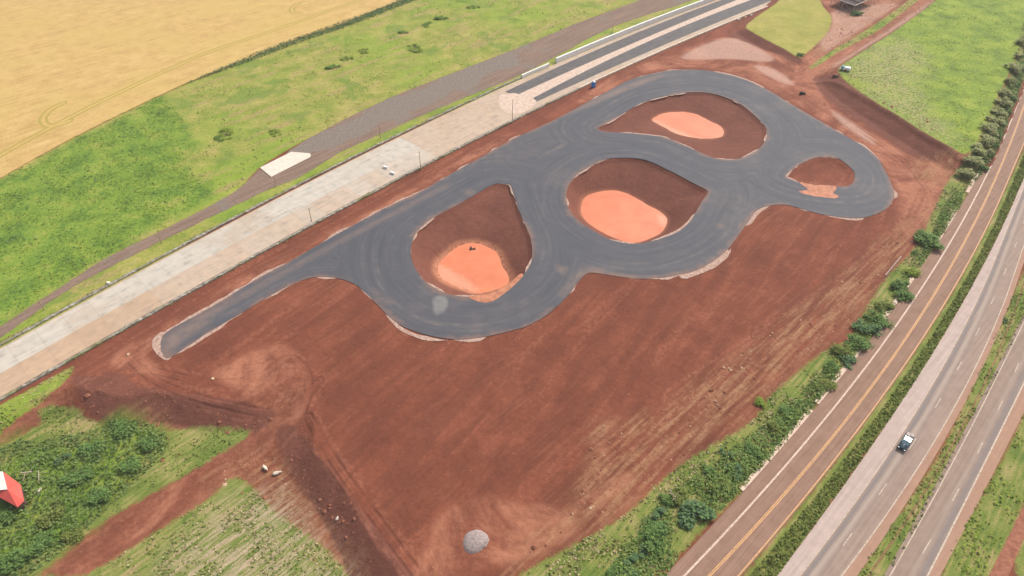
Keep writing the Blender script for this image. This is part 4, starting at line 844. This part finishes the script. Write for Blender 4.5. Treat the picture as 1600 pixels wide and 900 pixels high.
# gravel heap
gv = NT('grey_gravel', .95); q = gv.noise(2.5, 6, .75); gv.col(gv.ramp(q, (.35, (.24,.185,.17)), (.62, (.38,.305,.285)))); gv.bump(q, 1, .15)
bm = bmesh.new(); hp_ = GP(crop([(985,705),(1015,686),(1050,686),(1078,702),(1090,730),(1078,758),(1050,780),(1015,795),(985,785),(973,750)], 400, 600, 3)); cx = hp_.mean(0); hp2 = smooth(hp_ - cx, 4)
ringv = []
for k, (f, z) in enumerate(((1.06,-.15),(.93,.18),(.72,.45),(.45,.6),(.2,.66))): ringv.append([bm.verts.new((x * f + random.uniform(-.1, .1), y * f + random.uniform(-.1, .1), z + random.uniform(-.06, .06))) for x, y in hp2])
for A, B in zip(ringv, ringv[1:]):
    for i in range(len(A)): j = (i + 1) % len(A); bm.faces.new((A[i], A[j], B[j], B[i]))
bm.faces.new(ringv[-1]); bmesh.ops.recalc_face_normals(bm, faces=bm.faces); o = fromb('gravel_heap', bm, gv.m, None, True); o.location = (*cx, 0); tag(o, 'rounded heap of grey gravel alone on the red soil', 'gravel heap')
# white blocks on the strip
for i, (px, py, lab) in enumerate(((602.5,262.5,'white concrete block on the strip, the one nearer the pale slabs'), (613.5,271.5,'white concrete block on the strip, the one nearer the stone kerb'))):
    bm = bmesh.new(); bbox(bm, (0, 0, .35), (1.9, .75, .7), 0, .06); bbox(bm, (0, 0, .06), (2.0, .9, .12), 0, .02); o = fromb('concrete_block', bm, whm); put(o, px, py, .08); o.rotation_euler = (0, 0, dirS - 1.35); tag(o, lab, 'concrete block', 'white blocks lying on the strip')
# rocks
wr_ = flat('white_rock', (.66,.56,.45), .9, 0, .12, 2); dk = flat('dark_rock', (.07,.05,.04), .8)
for i, (px, py, z, s, m, lab) in enumerate(((1154,31,0,(1.1,.8,.7),wr_,'biggest pale boulder below the cream wall, nearest the red soil'),(1165,27,0,(1.0,.6,.4),tanrock,'pinkish boulder between two paler ones below the cream wall'),(1174,24,0,(.8,.6,.5),wr_,'smaller pale boulder right of the pinkish one'),
    (1198,11,0,(1.0,.7,.6),wr_,'pale boulder below the cream wall near the top edge'),(1203,8,0,(.7,.6,.4),tanrock,'tan boulder touching the topmost pale one'),
    (414,731,-2.6,(.9,.35,.35),wr_,'long pale rock at the corner of the haul road'),(433,739,-2.6,(1.0,.4,.35),wr_,'larger pale rock below the haul road corner'),(527,810,-1.8,(.5,.3,.3),wr_,'pale rock on the dark soil bank near the lower edge'),
    (133+0,0+1000,ZL,(.1,.1,.1),wr_,None),(332,592,0,(.45,.4,.3),tanrock,'small pale rock alone on the red soil below the track tail'),(200,554,0,(.5,.4,.3),tanrock,'small pale rock left of the track tail'),
    (169,442.5,0.05,(.8,.6,.5),wr_,'pale rock on the far stone kerb beside the lower left gravel road'),(60,766,-2.4,(.6,.5,.4),wr_,'small pinkish white rock in the scrub right of the hut'),
    (736,388.5,-D1,(.9,.5,.5),dk,'dark rock at the far edge of the muddy pond in the leftmost basin'),(741,389,-D1,(.5,.4,.35),dk,'smaller dark rock touching the one in the muddy pond'),
    (1107,965,0,(.1,.1,.1),wr_,None))):
    if not lab: continue
    o = fromb('boulder' if s[0] > .85 else 'rock', rock_bm(s, i), m, None, True); put(o, px, py, z); o.rotation_euler = (0, 0, i * 1.1); tag(o, lab, 'rock')
# tyres
ty = empty('tyre_stack', (0, 0, 0)); tag(ty, 'stack of dark tyres on the red soil beside the upper right bend of the track', 'tyre stack')
for k, (x, y, z) in enumerate(((0, 0, .18), (.05, .03, .52), (.95, .2, .18))):
    bm = bmesh.new(); nM, nm_ = 20, 8; vv = [[bm.verts.new((x + (.42 + .2 * math.cos(b)) * math.cos(a), y + (.42 + .2 * math.cos(b)) * math.sin(a), z + .17 * math.sin(b))) for b in [2 * math.pi * j / nm_ for j in range(nm_)]] for a in [2 * math.pi * i / nM for i in range(nM)]]
    for i in range(nM):
        for j in range(nm_): bm.faces.new((vv[i][j], vv[(i + 1) % nM][j], vv[(i + 1) % nM][(j + 1) % nm_], vv[i][(j + 1) % nm_]))
    fromb('tyre', bm, rub, ty, True)
put(ty, 1252, 147, 0); ty.scale = (1.3,) * 3
# trailer with blue tank
tr_ = empty('utility_trailer', (0, 0, 0)); tag(tr_, 'small blue and white trailer on the corner of the bright green field', 'trailer')
bm = bmesh.new(); bbox(bm, (0, 0, .55), (4.2, 1.8, .14), 0, .02); bbox(bm, (-2.6, 0, .5), (1.2, .1, .1)); fromb('chassis', bm, metal, tr_)
bm = bmesh.new(); bbox(bm, (.85, 0, 1.15), (2.4, 1.75, 1.05), 0, .08); fromb('white_box', bm, tw, tr_)
bm = bmesh.new(); tube(bm, (-1.2, -.75, 1.2), (-1.2, .75, 1.2), .62, .62, 18); fromb('water_tank', bm, flat('tank_blue', (.16,.30,.48), .5), tr_)
for s in (-1, 1):
    bm = bmesh.new(); tube(bm, (.2, s * .8, .36), (.2, s * 1.0, .36), .36, .36, 16); fromb('wheel', bm, rub, tr_)
x, y = G(1320, 110, ZF); tr_.location = (x, y, float(height(np.array([x]), np.array([y]))[0])); tr_.rotation_euler = (0, 0, -.55)
# log pile
lg = empty('log_pile', (0, 0, 0)); tag(lg, 'short dark pile of logs between the trailer and the dark soil bank', 'log pile')
for k, (yy, zz) in enumerate(((-.3,.2),(.1,.2),(.5,.2),(-.1,.52),(.3,.52))):
    bm = bmesh.new(); tube(bm, (-1.3, yy, zz), (1.2 + .2 * (k % 2), yy + .05, zz), .2, .17, 8); fromb('log', bm, bark, lg)
x, y = G(1306, 119, 2.6); lg.location = (x, y, float(height(np.array([x]), np.array([y]))[0])); lg.rotation_euler = (0, 0, -.6)
# thin pipe
pa, pb = GP([(1383,431)])[0], GP([(1408,401)])[0]; bm = bmesh.new(); d = pb - pa; tube(bm, (0, 0, .16), (*d, .16), .2, .2, 10); tube(bm, (*(d * .5), .16), (*(d * .53), .16), .26, .26, 10); o = fromb('pipe', bm, flat('pipe_grey', (.36,.26,.21), .7)); o.location = (*pa, 0); tag(o, 'long thin greyish pipe lying at the edge of the red soil above the shrubs', 'pipe')
# dead trees and branches
pb_ = flat('bare_wood', (.50,.40,.30), .85, 0, .15, 4)
def deadwood(name, px, py, z, segs, label, cat):
    bm = bmesh.new()
    for a, b, r1, r2 in segs: tube(bm, a, b, r1, r2, 6)
    o = fromb(name, bm, pb_); x, y = G(px, py, z); o.location = (x, y, float(height(np.array([x]), np.array([y]))[0])); return tag(o, label, cat)
deadwood('dead_tree', 1055, 781, 1.0, [((.6,-.5,0),(-.1,.3,1.5),.13,.1),((-.1,.3,1.5),(-1.3,1.5,2.6),.1,.04),((-.1,.3,1.5),(.8,1.1,2.4),.08,.03),((-.6,.8,1.95),(-1.9,.9,2.4),.05,.02),((-.1,.3,1.3),(-.9,-.7,2.0),.06,.02),((-.9,1.1,2.2),(-.6,2.1,3.0),.05,.02)], 'leafless pale dead tree among the bluish shrubs by the road', 'dead tree')
deadwood('dead_branch', 63, 748, ZL, [((.5,-1.3,.2),(-.3,1.2,1.6),.12,.06),((0,.3,1.0),(.9,1.4,1.5),.07,.03),((-.1,.6,1.2),(-1,1.2,1.3),.05,.02),((.2,-.3,.7),(1.2,.1,1.0),.06,.02)], 'pale bare branch standing in the scrub, right of the other broken wood', 'branch')
deadwood('dead_branch', 45, 744, ZL, [((-1.2,0,1.2),(1.2,.3,1.3),.16,.1),((-.2,.1,1.2),(-.1,-1.6,.6),.1,.05),((.6,.2,1.25),(1.0,1.0,1.5),.08,.04),((-.9,0,1.2),(-1.4,.6,1.4),.06,.03)], 'broken pale wood nearest the red roofed hut', 'branch')
# steel stand at the top edge
stl = flat('weathered_steel', (.42,.38,.34), .6, .3, .15, 2); dkw = flat('dark_boards', (.055,.035,.035), .8, 0, .3, 1)
C0 = GP([(1332,21)])[0]; CL = GP([(1297,8)])[0]; CR = GP([(1368,4)])[0]; e1 = CL - C0; e1 /= np.linalg.norm(e1); e2 = CR - C0; e2 /= np.linalg.norm(e2)
st = empty('steel_stand', (*C0, 0)); tag(st, 'grey steel framed stand on legs with a dark deck at the top edge', 'stand')
L1, L2, HD = 15.0, 24.0, 4.0; q = lambda a, b, z: (e1[0] * a + e2[0] * b, e1[1] * a + e2[1] * b, z)
for a in (0, 7.2, 14.6):
    for b in (0, 4.0, 8.0, 12.0, 16, 20, 24) if a in (0, 14.6) else (0, 24):
        bm = bmesh.new(); tube(bm, q(a, b, -.2), q(a, b, 7.5 if b in (0, 24) else HD), .16 if b == 0 else .12, None, 8); bbox(bm, (*q(a, b, .05)[:2], .05), (.5, .5, .1)); fromb('column', bm, stl, st)
for p0, p1 in ((q(-.3, 0, HD), q(L1, 0, HD)), (q(0, -.3, HD), q(0, L2, HD)), (q(14.6, 0, HD), q(14.6, L2, HD)), (q(-.3, 0, 7.4), q(L1, 0, 7.4)), (q(0, 0, 7.4), q(0, L2, 7.4))):
    bm = bmesh.new(); d = Vector(p1) - Vector(p0); bbox(bm, (Vector(p0) + Vector(p1)) / 2, (d.length, .26, .36), math.atan2(d.y, d.x)); fromb('beam', bm, stl, st)
for k, (a0_, a1_) in enumerate(((0, 7.2), (7.2, 14.6))):
    bm = bmesh.new(); tube(bm, q(a0_, 0, .3), q(a1_, 0, HD - .2), .06); fromb('brace', bm, stl, st)
for k in range(5):
    bm = bmesh.new(); b0, b1 = 1.0 + k * 4.6, 1.0 + (k + 1) * 4.6; z = HD - .2 + k * .5
    vv = [bm.verts.new(q(a, b, zz)) for zz in (z - .25, z) for a, b in ((.4, b0), (14.2, b0), (14.2, b1), (.4, b1))]
    for f in ((0,1,2,3),(4,5,6,7),(0,1,5,4),(1,2,6,5),(2,3,7,6),(3,0,4,7)): bm.faces.new([vv[i] for i in f])
    bmesh.ops.recalc_face_normals(bm, faces=bm.faces); fromb('deck', bm, dkw, st)
bm = bmesh.new(); [tube(bm, q(a, 2.0, HD), q(a, 2.0, HD + 1.1), .05) for a in range(1, 15, 2)]; tube(bm, q(.5, 2, HD + 1.1), q(14, 2, HD + 1.1), .05); fromb('railing', bm, stl, st)
# red roofed hut
rp = flat('red_roof_paint', (.62,.10,.075), .5, 0, .06, .5); wpn = flat('white_roof_panel', (.62,.60,.55), .6, 0, .08, 1); dw = flat('hut_wall', (.11,.06,.055), .9)
base = np.array([*G(10, 775, ZL)]); hut = empty('red_roofed_hut', (*base, ZL)); tag(hut, 'hut with a bright red roof and a white roof panel, cut by the left edge', 'hut')
def lp(px, py, z): x, y = G(px, py, z); return (x - base[0], y - base[1], z - ZL)
zt, ze = .6, -.4
E1, E2, E3, E4, E5, AP, E6, E7 = lp(5,737,ze), lp(32,757,ze), lp(38,783,ze), lp(28,793,ze), lp(-14,770,ze), lp(12,765,zt), lp(-14,768,zt), lp(-14,738,ze)
def solid(name, faces, th, m):
    bm = bmesh.new(); cache = {}
    g = lambda p: cache.setdefault(p, bm.verts.new(p))
    for f in faces: bm.faces.new([g(p) for p in f])
    bmesh.ops.recalc_face_normals(bm, faces=bm.faces)
    if sum(f.normal.z for f in bm.faces) < 0: bmesh.ops.reverse_faces(bm, faces=bm.faces)
    r = bmesh.ops.extrude_face_region(bm, geom=bm.faces[:]); 
    for v in [v for v in r['geom'] if isinstance(v, bmesh.types.BMVert)]: v.co.z += th
    bmesh.ops.recalc_face_normals(bm, faces=bm.faces); return fromb(name, bm, m, hut)
rf = solid('roof', [(E1, E2, AP), (E2, E3, AP), (E3, E4, AP), (E4, E5, AP), (E5, E6, AP)], .12, rp)
pn = solid('roof_panel', [(E1, AP, E6), (E1, E6, E7)], .14, wpn); pn.parent = rf
bm = bmesh.new(); k = [Vector(p) for p in (E1, E2, E3, E4, E5, E7)]; cen = sum(k, Vector()) / 6
lo = [bm.verts.new((cen.x + (p.x - cen.x) * .86, cen.y + (p.y - cen.y) * .86, -.1)) for p in k]; hi = [bm.verts.new((v.co.x, v.co.y, ze - ZL - .02)) for v in lo]
for i in range(6): bm.faces.new((lo[i], lo[(i + 1) % 6], hi[(i + 1) % 6], hi[i]))
bm.faces.new(hi); bmesh.ops.recalc_face_normals(bm, faces=bm.faces); fromb('wall', bm, dw, hut)

# ------------------------------------------------------------------ air
hz = bpy.data.materials.new('haze'); hz.use_nodes = True; t_ = hz.node_tree; t_.nodes.remove(t_.nodes['Principled BSDF'])
pv = t_.nodes.new('ShaderNodeVolumePrincipled'); pv.inputs['Color'].default_value = (.93, .93, .95, 1); pv.inputs['Density'].default_value = 0.00016; pv.inputs['Anisotropy'].default_value = 0.0
t_.links.new(pv.outputs[0], t_.nodes['Material Output'].inputs['Volume'])
bm = bmesh.new(); bmesh.ops.create_cube(bm, size=1, matrix=Matrix.Translation((0, 3500, (H + 8 - 7) / 2)) @ Matrix.Diagonal((16000, 11000, H + 8 + 7, 1)))
o = fromb('haze', bm, hz); tag(o, kind='stuff'); tag(o, 'thin pale haze filling the air over the whole site', 'haze')
